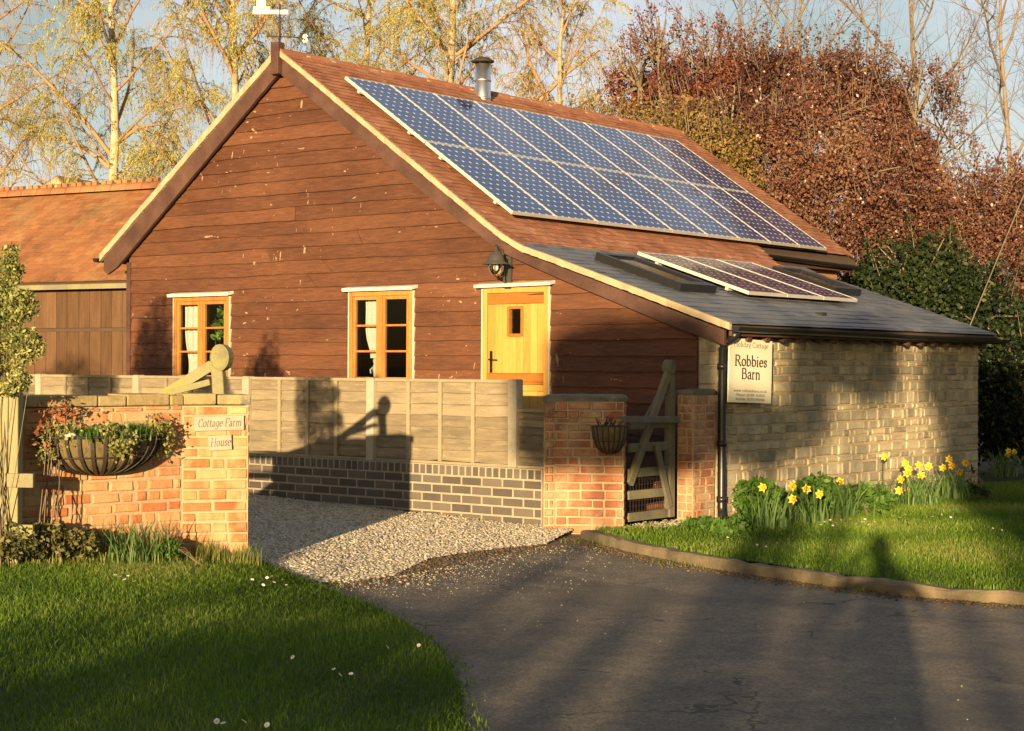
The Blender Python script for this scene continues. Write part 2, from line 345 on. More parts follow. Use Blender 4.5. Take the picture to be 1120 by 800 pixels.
def sheet(name, poly, zf, mat, step, kind='structure', region=None):
    pts = []
    n = len(poly)
    for i in range(n):
        a, b = Vector(poly[i]), Vector(poly[(i + 1) % n]); k = max(1, int((b - a).length / step))
        pts += [a.lerp(b, j / k) for j in range(k)]
    nb = len(pts); edges = [(i, (i + 1) % nb) for i in range(nb)]
    xs = [p[0] for p in poly]; ys = [p[1] for p in poly]
    gx, gy = np.meshgrid(np.arange(min(xs), max(xs), step), np.arange(min(ys), max(ys), step)); gx, gy = gx.ravel(), gy.ravel()
    gx = gx + RG.uniform(-.2, .2, gx.shape) * step; gy = gy + RG.uniform(-.2, .2, gy.shape) * step
    k = inpoly(gx, gy, poly) & (distline(gx, gy, poly + [poly[0]]) > step * .45)
    pts += [Vector((a, b)) for a, b in zip(gx[k], gy[k])]
    V, E, F, *_ = delaunay_2d_cdt(pts, edges, [], 1, 1e-5)
    V = np.array([(v.x, v.y) for v in V]); Z = zf(V[:, 0], V[:, 1])
    Fs = []
    for f in F:
        a, b, c = (V[i] for i in f[:3])
        Fs.append(tuple(f) if (b[0] - a[0]) * (c[1] - a[1]) - (b[1] - a[1]) * (c[0] - a[0]) > 0 else tuple(f)[::-1])
    o = npmesh(name, np.column_stack([V, Z]), Fs, mat, smooth=True); return tag(o, kind=kind)
def xy(px, py, z=0): p = at(px, py, z=z); return (p.x, p.y)

M['earth'] = varied('earth_and_rough_grass', [(.03, .035, .012), (.06, .065, .022), (.09, .08, .035)], .6, tw=0, rough=.95, bump=.6, bdist=.05, bsc=3)
M['turf'] = varied('turf_soil', [(.028, .042, .010), (.045, .065, .014), (.06, .07, .022)], 2.5, tw=0, rough=.95, bump=.6, bsc=30)
M['gravelbed'] = varied('gravel_bed', [(.17, .135, .095), (.33, .27, .19), (.45, .39, .29)], 25, tw=0, rough=.95, bump=.9, bdist=.015, bsc=45)
M['kerb'] = varied('kerb_stone', [(.09, .072, .045), (.19, .145, .088), (.30, .23, .145)], 4, tw=.35, rough=.95, bump=.7, bsc=35, spots=(.14, .13, .07), spot_sc=3, spot_t=(.55, .7), grime=(.05, .048, .028), gsc=2.2)
def road_mat():
    m, nt, P = newmat('worn_tarmac'); L = nt.links
    big = noise(nt, .7, (1, 1, 1), 5); med = noise(nt, 6, (1, 1, 1), 6, .7); fine = noise(nt, 110, (1, 1, 1), 3, .6)
    f = math_(nt, 'ADD', math_(nt, 'MULTIPLY', big.outputs[0], .55), math_(nt, 'MULTIPLY', med.outputs[0], .45))
    rp = ramp(nt, [(.076, .066, .054), (.122, .104, .082), (.178, .146, .105), (.25, .20, .135)], [.32, .46, .56, .68]); L.new(f, rp.inputs[0])
    v = node(nt, 'ShaderNodeTexVoronoi'); v.inputs['Scale'].default_value = 70; L.new(coords(nt).outputs[0], v.inputs['Vector'])
    vr = ramp(nt, [(.55, .5, .44), (.95, .92, .9), (1.5, 1.4, 1.25)], [0, .5, 1]); L.new(v.outputs['Color'], vr.inputs[0])
    col = mix(nt, 1, rp.outputs[0], vr.outputs[0], 'MULTIPLY')
    # pale grit trodden into the surface
    g = noise(nt, 48, (1, 1, 1), 2); gz = noise(nt, 1.4, (1, 1, 1), 3)
    gm = math_(nt, 'MULTIPLY', math_(nt, 'GREATER_THAN', g.outputs[0], .685), math_(nt, 'GREATER_THAN', gz.outputs[0], .47))
    col = mix(nt, math_(nt, 'MULTIPLY', gm, .7), col, (.36, .30, .22))
    # hairline cracks wandering through the old surface, and a few darker mended patches
    wn = noise(nt, 1.6, (1, 1, 1), 4, .6); vm = node(nt, 'ShaderNodeVectorMath', operation='MULTIPLY_ADD'); L.new(wn.outputs['Color'], vm.inputs[0]); vm.inputs[1].default_value = (.9, .9, 0); L.new(coords(nt).outputs[0], vm.inputs[2])
    cv = node(nt, 'ShaderNodeTexVoronoi', feature='DISTANCE_TO_EDGE'); cv.inputs['Scale'].default_value = .55; L.new(vm.outputs[0], cv.inputs['Vector'])
    cz = noise(nt, .8, (1, 1, 1), 2); crack = math_(nt, 'MULTIPLY', math_(nt, 'LESS_THAN', cv.outputs['Distance'], .0065), math_(nt, 'GREATER_THAN', cz.outputs[0], .50))
    col = mix(nt, math_(nt, 'MULTIPLY', crack, .75), col, (.022, .019, .015))
    pn = noise(nt, .45, (1, 1.6, 1), 3); pr = node(nt, 'ShaderNodeMapRange'); pr.inputs[1].default_value, pr.inputs[2].default_value = .56, .60; L.new(pn.outputs[0], pr.inputs[0])
    col = mix(nt, math_(nt, 'MULTIPLY', pr.outputs[0], .45), col, (.055, .048, .040))
    L.new(col, P.inputs['Base Color']); P.inputs['Roughness'].default_value = .85
    h = math_(nt, 'ADD', math_(nt, 'MULTIPLY', v.outputs['Distance'], -1.2), math_(nt, 'MULTIPLY', med.outputs[0], 2.2))
    b = node(nt, 'ShaderNodeBump'); b.inputs['Strength'].default_value = .8; b.inputs['Distance'].default_value = .012; L.new(h, b.inputs['Height']); L.new(b.outputs[0], P.inputs['Normal'])
    return m
M['road'] = road_mat()

g = MB(); g.add([(-700, -700, -.06), (700, -700, -.06), (700, 700, -.06), (-700, 700, -.06)], [(0, 1, 2, 3)]); tag(g.build('ground', M['earth']), kind='structure')
g = MB(); g.add([(2, -60, 0), (60, -60, 0), (60, -1, 0), (2, -1, 0)], [(0, 1, 2, 3)]); tag(g.build('road', M['road']), kind='structure')

KERB = [xy(*q) for q in [(634, 589), (655, 596), (690, 605), (760, 620), (830, 631), (900, 641), (1000, 654), (1120, 663), (1250, 672), (1450, 690)]]
def offs(line, d):
    out = []
    for i, p in enumerate(line):
        a = Vector(line[max(i - 1, 0)]); b = Vector(line[min(i + 1, len(line) - 1)]); t = (b - a).normalized(); out.append((p[0] - t.y * d, p[1] + t.x * d))
    return out
KB = offs(KERB, .13)
def smoothline(L, step):
    out = []
    for (a, b) in zip(L[:-1], L[1:]):
        a, b = Vector(a), Vector(b); k = max(1, round((b - a).length / step)); out += [a.lerp(b, j / k) for j in range(k)]
    return out + [Vector(L[-1])]
kb = MB(); sf = smoothline(KERB, .12)
tn = [(sf[min(i + 1, len(sf) - 1)] - sf[max(i - 1, 0)]).normalized() for i in range(len(sf))]
rows = []; tones = []; tcur = .5; nxt = 0
for i, p in enumerate(sf):
    t = tn[i]; nrm = Vector((-t.y, t.x)); w = lambda k: rnd.uniform(-1, 1) * k
    h = .088 + w(.008)
    joint = (i % 8 == 0); dj = .012 if joint else 0
    if joint: tcur = rnd.random()
    tones.append(tcur)
    pts = [(0.0, -.03), (.0 + w(.004), h * .55), (.004, h - .022), (.022, h - dj), (.075, h + w(.004) - dj), (.13, h - .004 - dj), (.135, -.03)]
    rows.append([(p.x + nrm.x * (a + dj * .5), p.y + nrm.y * (a + dj * .5), z) for a, z in pts])
kb.grid(rows, tone=lambda i, j: tones[i], sm=False)
kb.add(rows[0], [tuple(range(7))]); tag(kb.build('kerb', M['kerb']), kind='structure')

# right lawn
RL = KB + [(26, 8), (26, 22), (6.3, 22), (6.3, 6.5), (6.27, 0), (6.2, -.45), (5.98, -.8), (6.25, -1.45)]
def zR(x, y): return .078 - .028 * np.clip(distline(x, y, KB) / 3.0, 0, 1) ** .7 + .012 * np.sin(x * 2.1 + y * 1.3)
sheet('lawn', RL, zR, M['turf'], .28)
# left lawn
LEDGE = [xy(*q) for q in [(512, 900), (510, 830), (509, 795), (505, 760), (490, 727), (452, 694), (402, 664), (348, 642), (302, 626), (276, 614)]]
LWC = Vector((5.72, -5.85)); T1 = Vector((math.cos(R(55)), math.sin(R(55)))); T2 = Vector((math.cos(R(82)), math.sin(R(82))))
def px_of(P): d = Vector(P) - CAM; return 560 + F_PX * d.dot(RT) / d.dot(FW), 400 - F_PX * d.dot(UP) / d.dot(FW)
def solve(f, target, a, b):
    for _ in range(50):
        m = (a + b) / 2
        if (f(m) - target) * (f(a) - target) <= 0: b = m
        else: a = m
    return (a + b) / 2
LW1 = solve(lambda s: px_of((LWC.x - T1.x * s, LWC.y - T1.y * s, 1))[0], 199, 0, 2); LWM = LWC - T1 * LW1
LW2 = solve(lambda s: px_of((LWM.x - T2.x * s, LWM.y - T2.y * s, 1))[0], 14, 0, 5); LWL = LWM - T2 * LW2
LL = LEDGE + [(LWC.x + .02, LWC.y + .05), (LWM.x - .1, LWM.y), (LWL.x - .1, LWL.y), (LWL.x - 2.0, LWL.y - 2.5), (LWL.x - .5, LWL.y - 5), (9, -15.5), (11.8, -12.4)]
def zL(x, y): return .015 + .205 * np.clip(distline(x, y, LEDGE) / 2.2, 0, 1) ** .8 + .012 * np.sin(x * 3.1 + y * 1.7)
sheet('lawn', LL, zL, M['turf'], .2)
# gravel drive
GEDGE = [xy(*q) for q in [(285, 634), (340, 638), (385, 637), (430, 630), (470, 612), (530, 602), (597, 596)]]
GP = GEDGE + [(5.75, -1.75), (-4, -1.75), (-6, -5), (-2, -8), (4.9, -7.6), (5.35, -6.3), (5.6, -5.95)]
def zG(x, y): return .003 + .042 * np.clip(distline(x, y, GEDGE) / 1.0, 0, 1) + np.clip((5.4 - x) * .022, 0, .14) * np.clip((y + 5.6) / 3.2, 0, 1) + .006 * np.sin(x * 5 + y * 4)
sheet('gravel_drive', GP, zG, M['gravelbed'], .15)

def scatter(poly, dens, jitter=None):
    xs = [p[0] for p in poly]; ys = [p[1] for p in poly]; A = (max(xs) - min(xs)) * (max(ys) - min(ys)); n = int(A * dens)
    x = RG.uniform(min(xs), max(xs), n); y = RG.uniform(min(ys), max(ys), n); k = inpoly(x, y, poly); return x[k], y[k]
def pxs(x, y, z):
    d = np.column_stack([x, y, np.broadcast_to(z, x.shape)]) - np.array(CAM); w = d @ np.array(FW)
    return 560 + F_PX * (d @ np.array(RT)) / w, 400 - F_PX * (d @ np.array(UP)) / w, w
# pebbles: squashed, jittered octahedra with a chamfer of eight faces
def pebbles(name, x, y, z, size, lab=None):
    n = len(x); base = np.array([(1, 0, 0), (0, 1, 0), (-1, 0, 0), (0, -1, 0), (.5, .5, .75), (-.55, .5, .7), (-.5, -.5, .75), (.55, -.5, .7), (.8, .7, 0), (-.75, .75, 0), (-.8, -.7, 0), (.75, -.75, 0)])
    Fb = np.array([(0, 8, 4), (8, 1, 4), (1, 9, 5), (9, 2, 5), (2, 10, 6), (10, 3, 6), (3, 11, 7), (11, 0, 7), (4, 1, 5), (5, 2, 6), (6, 3, 7), (7, 0, 4), (4, 5, 6), (4, 6, 7)])
    V = np.repeat(base[None], n, 0) * (1 + RG.uniform(-.22, .22, (n, 12, 3)))
    a = RG.uniform(0, 6.28, n); c, s = np.cos(a)[:, None], np.sin(a)[:, None]
    V[..., 0] *= RG.uniform(.8, 1.5, (n, 1)); V[..., 2] *= RG.uniform(.6, 1.1, (n, 1))
    V = np.stack([V[..., 0] * c - V[..., 1] * s, V[..., 0] * s + V[..., 1] * c, V[..., 2]], -1) * size[:, None, None]
    tx, ty = RG.uniform(-.4, .4, (n, 1)), RG.uniform(-.4, .4, (n, 1)); V[..., 2] += V[..., 0] * tx + V[..., 1] * ty
    V += np.stack([x, y, z], -1)[:, None]
    F = (np.arange(n) * 12)[:, None, None] + Fb[None]
    return npmesh(name, V.reshape(-1, 3), F.reshape(-1, 3), M['pebble'], tone=np.repeat(RG.random(n), len(Fb)))
x, y = scatter(GP, 2100); px_, py_, w = pxs(x, y, 0.05); k = (px_ > 255) & (px_ < 640) & (py_ < 660); x, y = x[k], y[k]
sz = RG.uniform(.007, .0155, len(x)); z = zG(x, y) + sz * .15
RP = [xy(*q) for q in [(300, 640), (430, 632), (600, 597), (660, 600), (760, 620), (900, 642), (1120, 664), (1120, 800), (510, 800), (500, 740), (400, 664)]]
x2, y2 = scatter(RP, 60); d2 = distline(x2, y2, GEDGE); dk = distline(x2, y2, KERB)
k = (RG.random(len(x2)) < np.clip(1.1 * np.exp(-d2 / .55) + .05, 0, 1)); x2, y2 = x2[k], y2[k]; s2 = RG.uniform(.003, .008, len(x2)) * RG.uniform(.5, 1, len(x2))
x3, y3 = scatter(RP, 900); d3 = distline(x3, y3, GEDGE); k = RG.random(len(x3)) < np.exp(-d3 / .16) * (.25 + .75 * (np.sin(x3 * 7 + y3 * 4) > -.2)); x3, y3 = x3[k], y3[k]; s3 = RG.uniform(.004, .011, len(x3))
x4, y4 = RG.normal(6.2, .13, 260), RG.normal(-.95, .28, 260); x2 = np.concatenate([x2, x4]); y2 = np.concatenate([y2, y4]); s2 = np.concatenate([s2, RG.uniform(.006, .018, 260)])
z2 = s2 * .3; z2[-260:] += zR(x4, y4)
x5, y5 = scatter(RP, 1500); d5 = distline(x5, y5, GEDGE); k = RG.random(len(x5)) < .9 * np.exp(-d5 / .38); x5, y5 = x5[k], y5[k]; x2 = np.concatenate([x2, x5]); y2 = np.concatenate([y2, y5]); s5 = RG.uniform(.002, .0055, len(x5)); s2 = np.concatenate([s2, s5]); z2 = np.concatenate([z2, s5 * .3])
tag(pebbles('loose_gravel', np.concatenate([x, x2, x3]), np.concatenate([y, y2, y3]), np.concatenate([z, z2, s3 * .3]), np.concatenate([sz, s2, s3])), kind='stuff')

def blades(name, x, y, zf, h, w, mat, lean=.5, tone=None):
    n = len(x); z = zf(x, y); a = RG.uniform(0, 6.28, n); la = RG.uniform(0, 6.28, n); l = RG.uniform(.1, 1, n) * lean * h
    wx, wy = np.cos(a) * w / 2, np.sin(a) * w / 2; lx, ly = np.cos(la) * l, np.sin(la) * l
    V = np.empty((n, 5, 3))
    V[:, 0] = np.stack([x - wx, y - wy, z - .01], -1); V[:, 1] = np.stack([x + wx, y + wy, z - .01], -1)
    V[:, 2] = np.stack([x + wx * .8 + lx * .35, y + wy * .8 + ly * .35, z + h * .6], -1); V[:, 3] = np.stack([x - wx * .8 + lx * .35, y - wy * .8 + ly * .35, z + h * .6], -1)
    V[:, 4] = np.stack([x + lx, y + ly, z + h], -1)
    b = (np.arange(n) * 5)[:, None]
    F = np.stack([b + np.array([0, 1, 2]), b + np.array([0, 2, 3]), b + np.array([3, 2, 4])], 1).reshape(-1, 3)
    t = RG.random(n) if tone is None else tone
    return npmesh(name, V.reshape(-1, 3), F, mat, tone=np.repeat(t, 3))
def patchy(x, y): return np.clip(.5 + .22 * np.sin(x * 1.7 + 2 * np.sin(y * 1.1)) + .22 * np.sin(y * 2.3 + 1.5 * np.sin(x * 1.9)) + RG.normal(0, .2, x.shape), 0, 1)
x, y = scatter(LL, 7500); px_, py_, w = pxs(x, y, .1); k = (px_ > -170) & (px_ < 540) & (py_ < 850); x, y, w = x[k], y[k], w[k]
p = patchy(x, y); tag(blades('lawn_grass', x, y, zL, RG.uniform(.016, .046, len(x)) * (.65 + .6 * p), RG.uniform(.0022, .0048, len(x)), M['grassblade'], .8, p), kind='stuff')
x, y = scatter(RL, 3200); px_, py_, w = pxs(x, y, .1); k = (px_ > 600) & (px_ < 1420) & (w < 26) & ((px_ < 1190) | (RG.random(len(x)) < .6)); x, y = x[k], y[k]
k = ~inpoly(x, y, [(5.9, -1.5), (6.5, -1.6), (6.62, .1), (5.9, .3)]) | (RG.random(len(x)) < .10); x, y = x[k], y[k]
p = patchy(x, y); tag(blades('lawn_grass', x, y, zR, RG.uniform(.022, .052, len(x)) * (.65 + .6 * p), RG.uniform(.005, .009, len(x)), M['grassblade'], .8, p), kind='stuff')
# weeds along the kerb foot and the lawn's ragged edge
wx, wy = [], []
for (qx, qy), nn, sp in [((500, 0), 0, 0)] + [((q[0], q[1]), 60, .10) for q in smoothline(KERB, .5)[1:28:3]]:
    if nn: wx += list(RG.normal(qx, sp * 1.6, nn)); wy += list(RG.normal(qy - .03, sp * .35, nn))
for q in smoothline(LEDGE, .12):
    m_ = int(55 * abs(math.sin(q[0] * 2.3 + q[1] * 3.1)) ** 1.5) + 8; wx += list(RG.normal(q[0], .05, m_)); wy += list(RG.normal(q[1], .05, m_))
wx, wy = np.array(wx), np.array(wy); tag(blades('kerb_weeds', wx, wy, lambda a, b: np.zeros_like(a), RG.uniform(.02, .05, len(wx)), RG.uniform(.004, .008, len(wx)), M['grassblade'], .9), kind='stuff')

# dirt, crumbs and dead leaf bits gathered along the road's edges
M['crumb'] = varied('dirt_crumb', [(.05, .035, .02), (.11, .075, .04), (.19, .13, .07)], 5, tw=.9, rough=.95, bump=0)
cx, cy = [], []
for L_, d_, n_ in ((LEDGE, .10, 1500), (KERB[:8], -.10, 2600), (GEDGE, -.22, 1800)):
    q = smoothline(L_, .05); k = RG.integers(0, len(q), n_); o_ = np.abs(RG.normal(0, abs(d_), n_))
    for i_, s_ in zip(k, o_):
        a_ = q[max(i_ - 1, 0)]; b_ = q[min(i_ + 1, len(q) - 1)]; t_ = (b_ - a_).normalized(); sg = 1 if L_ is LEDGE else -1
        sgn = -1 if L_ is not LEDGE else 1
        cx.append(q[i_][0] - t_.y * s_ * sgn + RG.normal(0, .02)); cy.append(q[i_][1] + t_.x * s_ * sgn + RG.normal(0, .02))
cx, cy = np.array(cx), np.array(cy); o = pebbles('edge_dirt', cx, cy, np.full(len(cx), .003), RG.uniform(.003, .011, len(cx))); o.data.materials.clear(); o.data.materials.append(M['crumb']); tag(o, kind='stuff')

# long unmown grass along the foot of the entrance wall
wl_ = [(LWC.x, LWC.y), (LWM.x, LWM.y), (LWL.x, LWL.y)]; n_ = 2600; t_ = RG.random(n_) * 1.95
q = smoothline([Vector(v) for v in wl_], .02); k = RG.integers(0, len(q), n_); gx = np.array([q[i][0] for i in k]) + np.abs(RG.normal(.03, .12, n_)); gy = np.array([q[i][1] for i in k]) - np.abs(RG.normal(.0, .06, n_))
M['longgrass'] = leafmat('long_grass_blade', [(.06, .09, .015), (.12, .16, .025), (.22, .25, .05), (.36, .31, .12)], tr=.3)
tag(blades('long_grass', gx, gy, zL, RG.uniform(.06, .20, n_) * (.5 + .7 * np.abs(np.sin(gy * 9 + gx * 4))), RG.uniform(.003, .006, n_), M['longgrass'], .55), kind='stuff')
# ------------------------------------------------------------------ masonry, tiles
def masonry(mb, O, u, n, Ln, H, hts, lens, gap=.01, depth=.014, jit=.004, m=0, mm=1, keep=None, bond=True, backing=True, zjit=0, tonef=None):
    """coursed stones or bricks standing proud of a mortar face. O bottom left, u along, n outwards"""
    O, u, n = Vector(O), Vector(u).normalized(), Vector(n).normalized(); Z = Vector((0, 0, 1)); z = 0; row = 0
    P = lambda a, b, c: O + u * a + Z * b + n * c
    if backing: mb.add([P(0, 0, 0), P(Ln, 0, 0), P(Ln, H, 0), P(0, H, 0)], [(0, 1, 2, 3)], .5, mm)
    while z < H - .02:
        h = min(hts() if callable(hts) else hts, H - z); x = 0
        if H - z - h < .035: h = H - z
        first = True
        while x < Ln - 1e-4:
            l = lens() if callable(lens) else lens
            if first and bond and row % 2: l *= .5
            first = False
            if Ln - x - l < l * .3: l = Ln - x
            if keep is None or keep(x + l / 2, z + h / 2):
                j = lambda k=1: rnd.uniform(-jit, jit) * k
                a0, a1, b0, b1 = x + gap / 2 + j(), x + l - gap / 2 + j(), z + gap / 2 + j(), z + h - gap / 2 + j()
                c = depth * rnd.uniform(.55, 1.15); e = min(.006 + jit * .8, (b1 - b0) * .2)
                q = [P(a0, b0, -.003), P(a1, b0, -.003), P(a1, b1, -.003), P(a0, b1, -.003),
                     P(a0 + e + abs(j()), b0 + e + j(.6), c + j(.6)), P(a1 - e - abs(j()), b0 + e + j(.6), c + j(.6)), P(a1 - e - abs(j()), b1 - e + j(.6), c + j(.6)), P(a0 + e + abs(j()), b1 - e + j(.6), c + j(.6))]
                mb.add(q, [(4, 5, 6, 7), (0, 1, 5, 4), (1, 2, 6, 5), (2, 3, 7, 6), (3, 0, 4, 7)], tonef(row) if tonef else rnd.random(), m)
            x += l
        z += h; row += 1
def tiles(mb, prof, O, along, across, s0, s1, gauge, width, thick, jit=.004, m=0, bond=True, d0=0, d1=None, tone=None):
    """lapped tiles over a profile of (across, z) points; along is the ridge direction; s0..s1 extent along (s1 may be a function)"""
    O, along, across = Vector(O), Vector(along), Vector(across); Z = Vector((0, 0, 1))
    cum = [0]
    for a, b in zip(prof[:-1], prof[1:]): cum.append(cum[-1] + math.hypot(b[0] - a[0], b[1] - a[1]))
    def pt(d):
        d = max(0, min(cum[-1], d))
        for i in range(len(cum) - 1):
            if d <= cum[i + 1] + 1e-9:
                t = (d - cum[i]) / (cum[i + 1] - cum[i]); a, b = prof[i], prof[i + 1]
                L_ = math.hypot(b[0] - a[0], b[1] - a[1]); return across * (a[0] + (b[0] - a[0]) * t) + Z * (a[1] + (b[1] - a[1]) * t), across * (-(b[1] - a[1]) / L_) + Z * ((b[0] - a[0]) / L_)
    d1 = cum[-1] if d1 is None else d1; k = 0; d = d0
    while d < d1 - .01:
        e = min(d + gauge, d1); lo = s0; hi = s1(d) if callable(s1) else s1; s = lo - (width / 2 if (bond and k % 2) else 0)
        pa, na = pt(d - .02); pb, nb = pt(e)
        while s < hi - 1e-4:
            a, b = max(lo, s), min(hi, s + width); s += width
            if b - a < .02: continue
            j = lambda: rnd.uniform(-1, 1) * jit
            up = thick * 1.55 + abs(j()); t = tone() if tone else rnd.random(); sl = along
            l1, l2 = up + j() * .5, up + j() * .5
            A0, A1 = O + pa + sl * (a + .002) + na * .002, O + pa + sl * (b - .002) + na * .002
            B0, B1 = O + pb + sl * (a + .002) + nb * l1, O + pb + sl * (b - .002) + nb * l2
            C0, C1 = B0 - nb * thick, B1 - nb * thick; D0, D1 = A0 - na * thick, A1 - na * thick
            mb.add([A0, A1, B1, B0, C0, C1, D1, D0], [(0, 1, 2, 3)[::-1], (3, 2, 5, 4)[::-1], (0, 3, 4, 7)[::-1], (1, 6, 5, 2)[::-1]], t, m)
        d = e; k += 1

# ------------------------------------------------------------------ the barn
BY0, BY1 = 0.0, 8.6
PROF = [(.03, 5.42), (3.35, 3.15), (3.60, 2.985), (3.85, 2.865), (4.2, 2.755), (6.46, 2.00)]     # ridge to lean-to eave
PROFL = [(.03, 5.42), (3.42, 3.04)]
def zprof(x, P=PROF):
    for a, b in zip(P[:-1], P[1:]):
        if x <= b[0]: return a[1] + (b[1] - a[1]) * (x - a[0]) / (b[0] - a[0])
    return P[-1][1]
LOW = [(0.02, 5.14), (2.88, 3.21), (3.14, 3.07), (3.53, 2.82), (4.27, 2.53), (5.01, 2.26), (5.67, 2.02), (6.38, 1.79)]
LOWL = [(0.02, 5.14), (3.08, 2.885)]
barn = thing('barn', 'dark red weatherboarded barn with a tiled roof sweeping down to a slate lean-to', 'barn', (2, 4, 0))
XL, XR, XB = -2.97, 6.22, 6.0
def lowz(x): return zprof(x, LOW) if x >= 0 else zprof(-x, LOWL)
# openings on the gable: x0, x1, z0, z1
W1 = (-2.03, -.97, 1.34, 2.44); W2 = (1.14, 2.15, 1.34, 2.44); DR = (3.2, 4.12, .10, 2.44)
OPEN = [W1, W2, DR]
# backing wall in vertical strips
gw = MB(); xs = sorted({XL, 0.02, XB, 6.05} | {o[i] for o in OPEN for i in (0, 1)} | {x for x, _ in LOW[1:] if x < 6.0})
for a, b in zip(xs[:-1], xs[1:]):
    if a >= XR: continue
    mid = (a + b) / 2; za, zb = lowz(a) - .02, lowz(b) - .02; op = next((o for o in OPEN if o[0] <= mid <= o[1]), None)
    for (l, h) in ([(0, None)] if op is None else [(0, op[2]), (op[3], None)]):
        top = (za, zb) if h is None else (h, h)
        if l >= min(top): continue
        gw.prism([(a, .002, l), (b, .002, l), (b, .002, top[1] + (.1 if h is None else 0)), (a, .002, top[0] + (.1 if h is None else 0))], (0, .16, 0), .3, 1)
# weatherboards with a waney lower edge
zs = [.14]
while zs[-1] < 5.2: zs.append(zs[-1] + .1655)
off = (5.3 - 1.58 + 1.58 - 0) ; shift = (1.58 + 3.086) - min(zs, key=lambda v: abs(v - 4.666)); zs = [z + shift for z in zs]; 
if zs[0] > .16: zs = [zs[0] - .1655] + zs
def xlim(z):
    # where the board meets the lower edge of the bargeboards
    l = XL
    if z > LOWL[-1][1]: l = max(XL, -((z - LOWL[0][1]) / (LOWL[1][1] - LOWL[0][1]) * (LOWL[1][0] - LOWL[0][0]) + LOWL[0][0]))
    r = XB
    for a, b in zip(LOW[:-1], LOW[1:]):
        if a[1] >= z >= b[1]: r = min(XB, a[0] + (b[0] - a[0]) * (z - a[1]) / (b[1] - a[1]))
    if z > 5.13: return 0, 0
    return l - .06 if z > 2.9 else l, r + .06 if r < XB else r
for z0, z1 in zip(zs[:-1], zs[1:]):
    (la, ra), (lb, rb) = xlim(z0), xlim(min(z1, 5.125))
    if ra - la < .03: continue
    cuts = [(o[0], o[1]) for o in OPEN if o[2] < z0 + .10 and o[3] > z1 - .06]
    spans = [(la, ra, lb, rb)]
    for c in cuts:
        ns = []
        for s in spans:
            if c[0] > s[0] and c[1] < s[1]: ns += [(s[0], c[0], s[2], c[0]), (c[1], s[1], c[1], s[3])]
            else: ns.append(s)
        spans = ns
    ph = rnd.uniform(0, 50)
    wav = lambda x: .005 * math.sin(x * 1.9 + ph) + .0035 * math.sin(x * 4.7 + ph * 2) + .0025 * math.sin(x * 13 + ph)
    for (a0, a1, b0, b1) in spans:
        # butt joints
        js = [a0]
        while js[-1] < a1 - 3.2: js.append(js[-1] + rnd.uniform(2.6, 4.8))
        js = [j for j in js if j < a1 - .5] + [a1]
        for k in range(len(js) - 1):
            p, q = js[k], js[k + 1]; tone = rnd.random(); n = max(2, int((q - p) / .14)); tp = rnd.uniform(-.003, .003)
            top = []; bot = []; und = []; edg = []
            for i in range(n + 1):
                f = i / n; x = p + (q - p) * f + (.002 if i == 0 and k else 0)
                xt = b0 + (b1 - b0) * ((x - a0) / (a1 - a0)); w = wav(x)
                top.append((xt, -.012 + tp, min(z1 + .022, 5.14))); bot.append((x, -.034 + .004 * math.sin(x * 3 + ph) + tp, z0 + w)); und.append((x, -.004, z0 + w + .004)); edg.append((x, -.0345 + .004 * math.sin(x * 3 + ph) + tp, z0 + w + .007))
            gw.grid([und, bot, edg, top], lambda i, j, tone=tone: (0, -.25, tone)[i], 0)  # dark tone on underside and lower edge paints the lap shadow line
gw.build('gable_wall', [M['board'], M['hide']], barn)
cb = MB(); cb.box(XL - .03, XL + .05, -.045, .05, .0, 2.93, .4); cb.build('corner_board', M['barge'], barn)
# other walls
wl = MB(); wl.box(XL, XL + .16, .17, BY1, 0, 3.05, .3)
gp_ = [(XL, BY1, 0), (3.0, BY1, 0), (3.0, BY1, 3.25), (0, BY1, 5.3), (XL, BY1, 3.1)]; wl.prism(gp_, (0, -.15, 0), .3)
wl.box(2.84, 3.0, 5.4, BY1 - .16, 0, 3.1, .4); wl.build('side_wall', M['board'], barn)
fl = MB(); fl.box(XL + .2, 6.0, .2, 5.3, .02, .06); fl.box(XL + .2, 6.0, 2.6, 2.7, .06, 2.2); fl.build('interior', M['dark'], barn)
# stone side wall with a quoin return on the gable
SY = 6.38
st = MB(); sh = lambda: rnd.choice([.06, .075, .09, .10, .12, .145]); sl = lambda: rnd.choice([.09, .12, .15, .19, .23, .28, .36]) * rnd.uniform(.85, 1.15)
masonry(st, (XR, .0, -.05), (0, 1, 0), (1, 0, 0), SY, 1.96, sh, sl, .010, .014, .009, bond=False)
masonry(st, (XB + .005, -.002, -.05), (1, 0, 0), (0, -1, 0), XR - XB, 1.93, lambda: rnd.uniform(.12, .2), lambda: rnd.uniform(.10, .24), .012, .016, .004, bond=False)
masonry(st, (XR, SY, -.05), (-1, 0, 0), (0, 1, 0), 3.2, 1.96, sh, sl, .014, .02, .006, bond=False)
st.box(XR - .3, XR - .004, .01, SY - .004, -.05, 1.90, .5, 1); st.box(3.05, XR - .31, SY - .3, SY - .004, -.05, 1.9, .5, 1)
st.build('stone_wall', [M['stone'], M['mortar']], barn)
# eave-level stone teeth under the gutter are the top course seen between rafter ends
for i in range(17):
    rf = MB(); y = .35 + i * .365; rf.beam((6.10, y, 1.985), (6.40, y, 1.875), .07, .09, tone=rnd.random()); rf.build('rafter_end', M['barge'], barn)
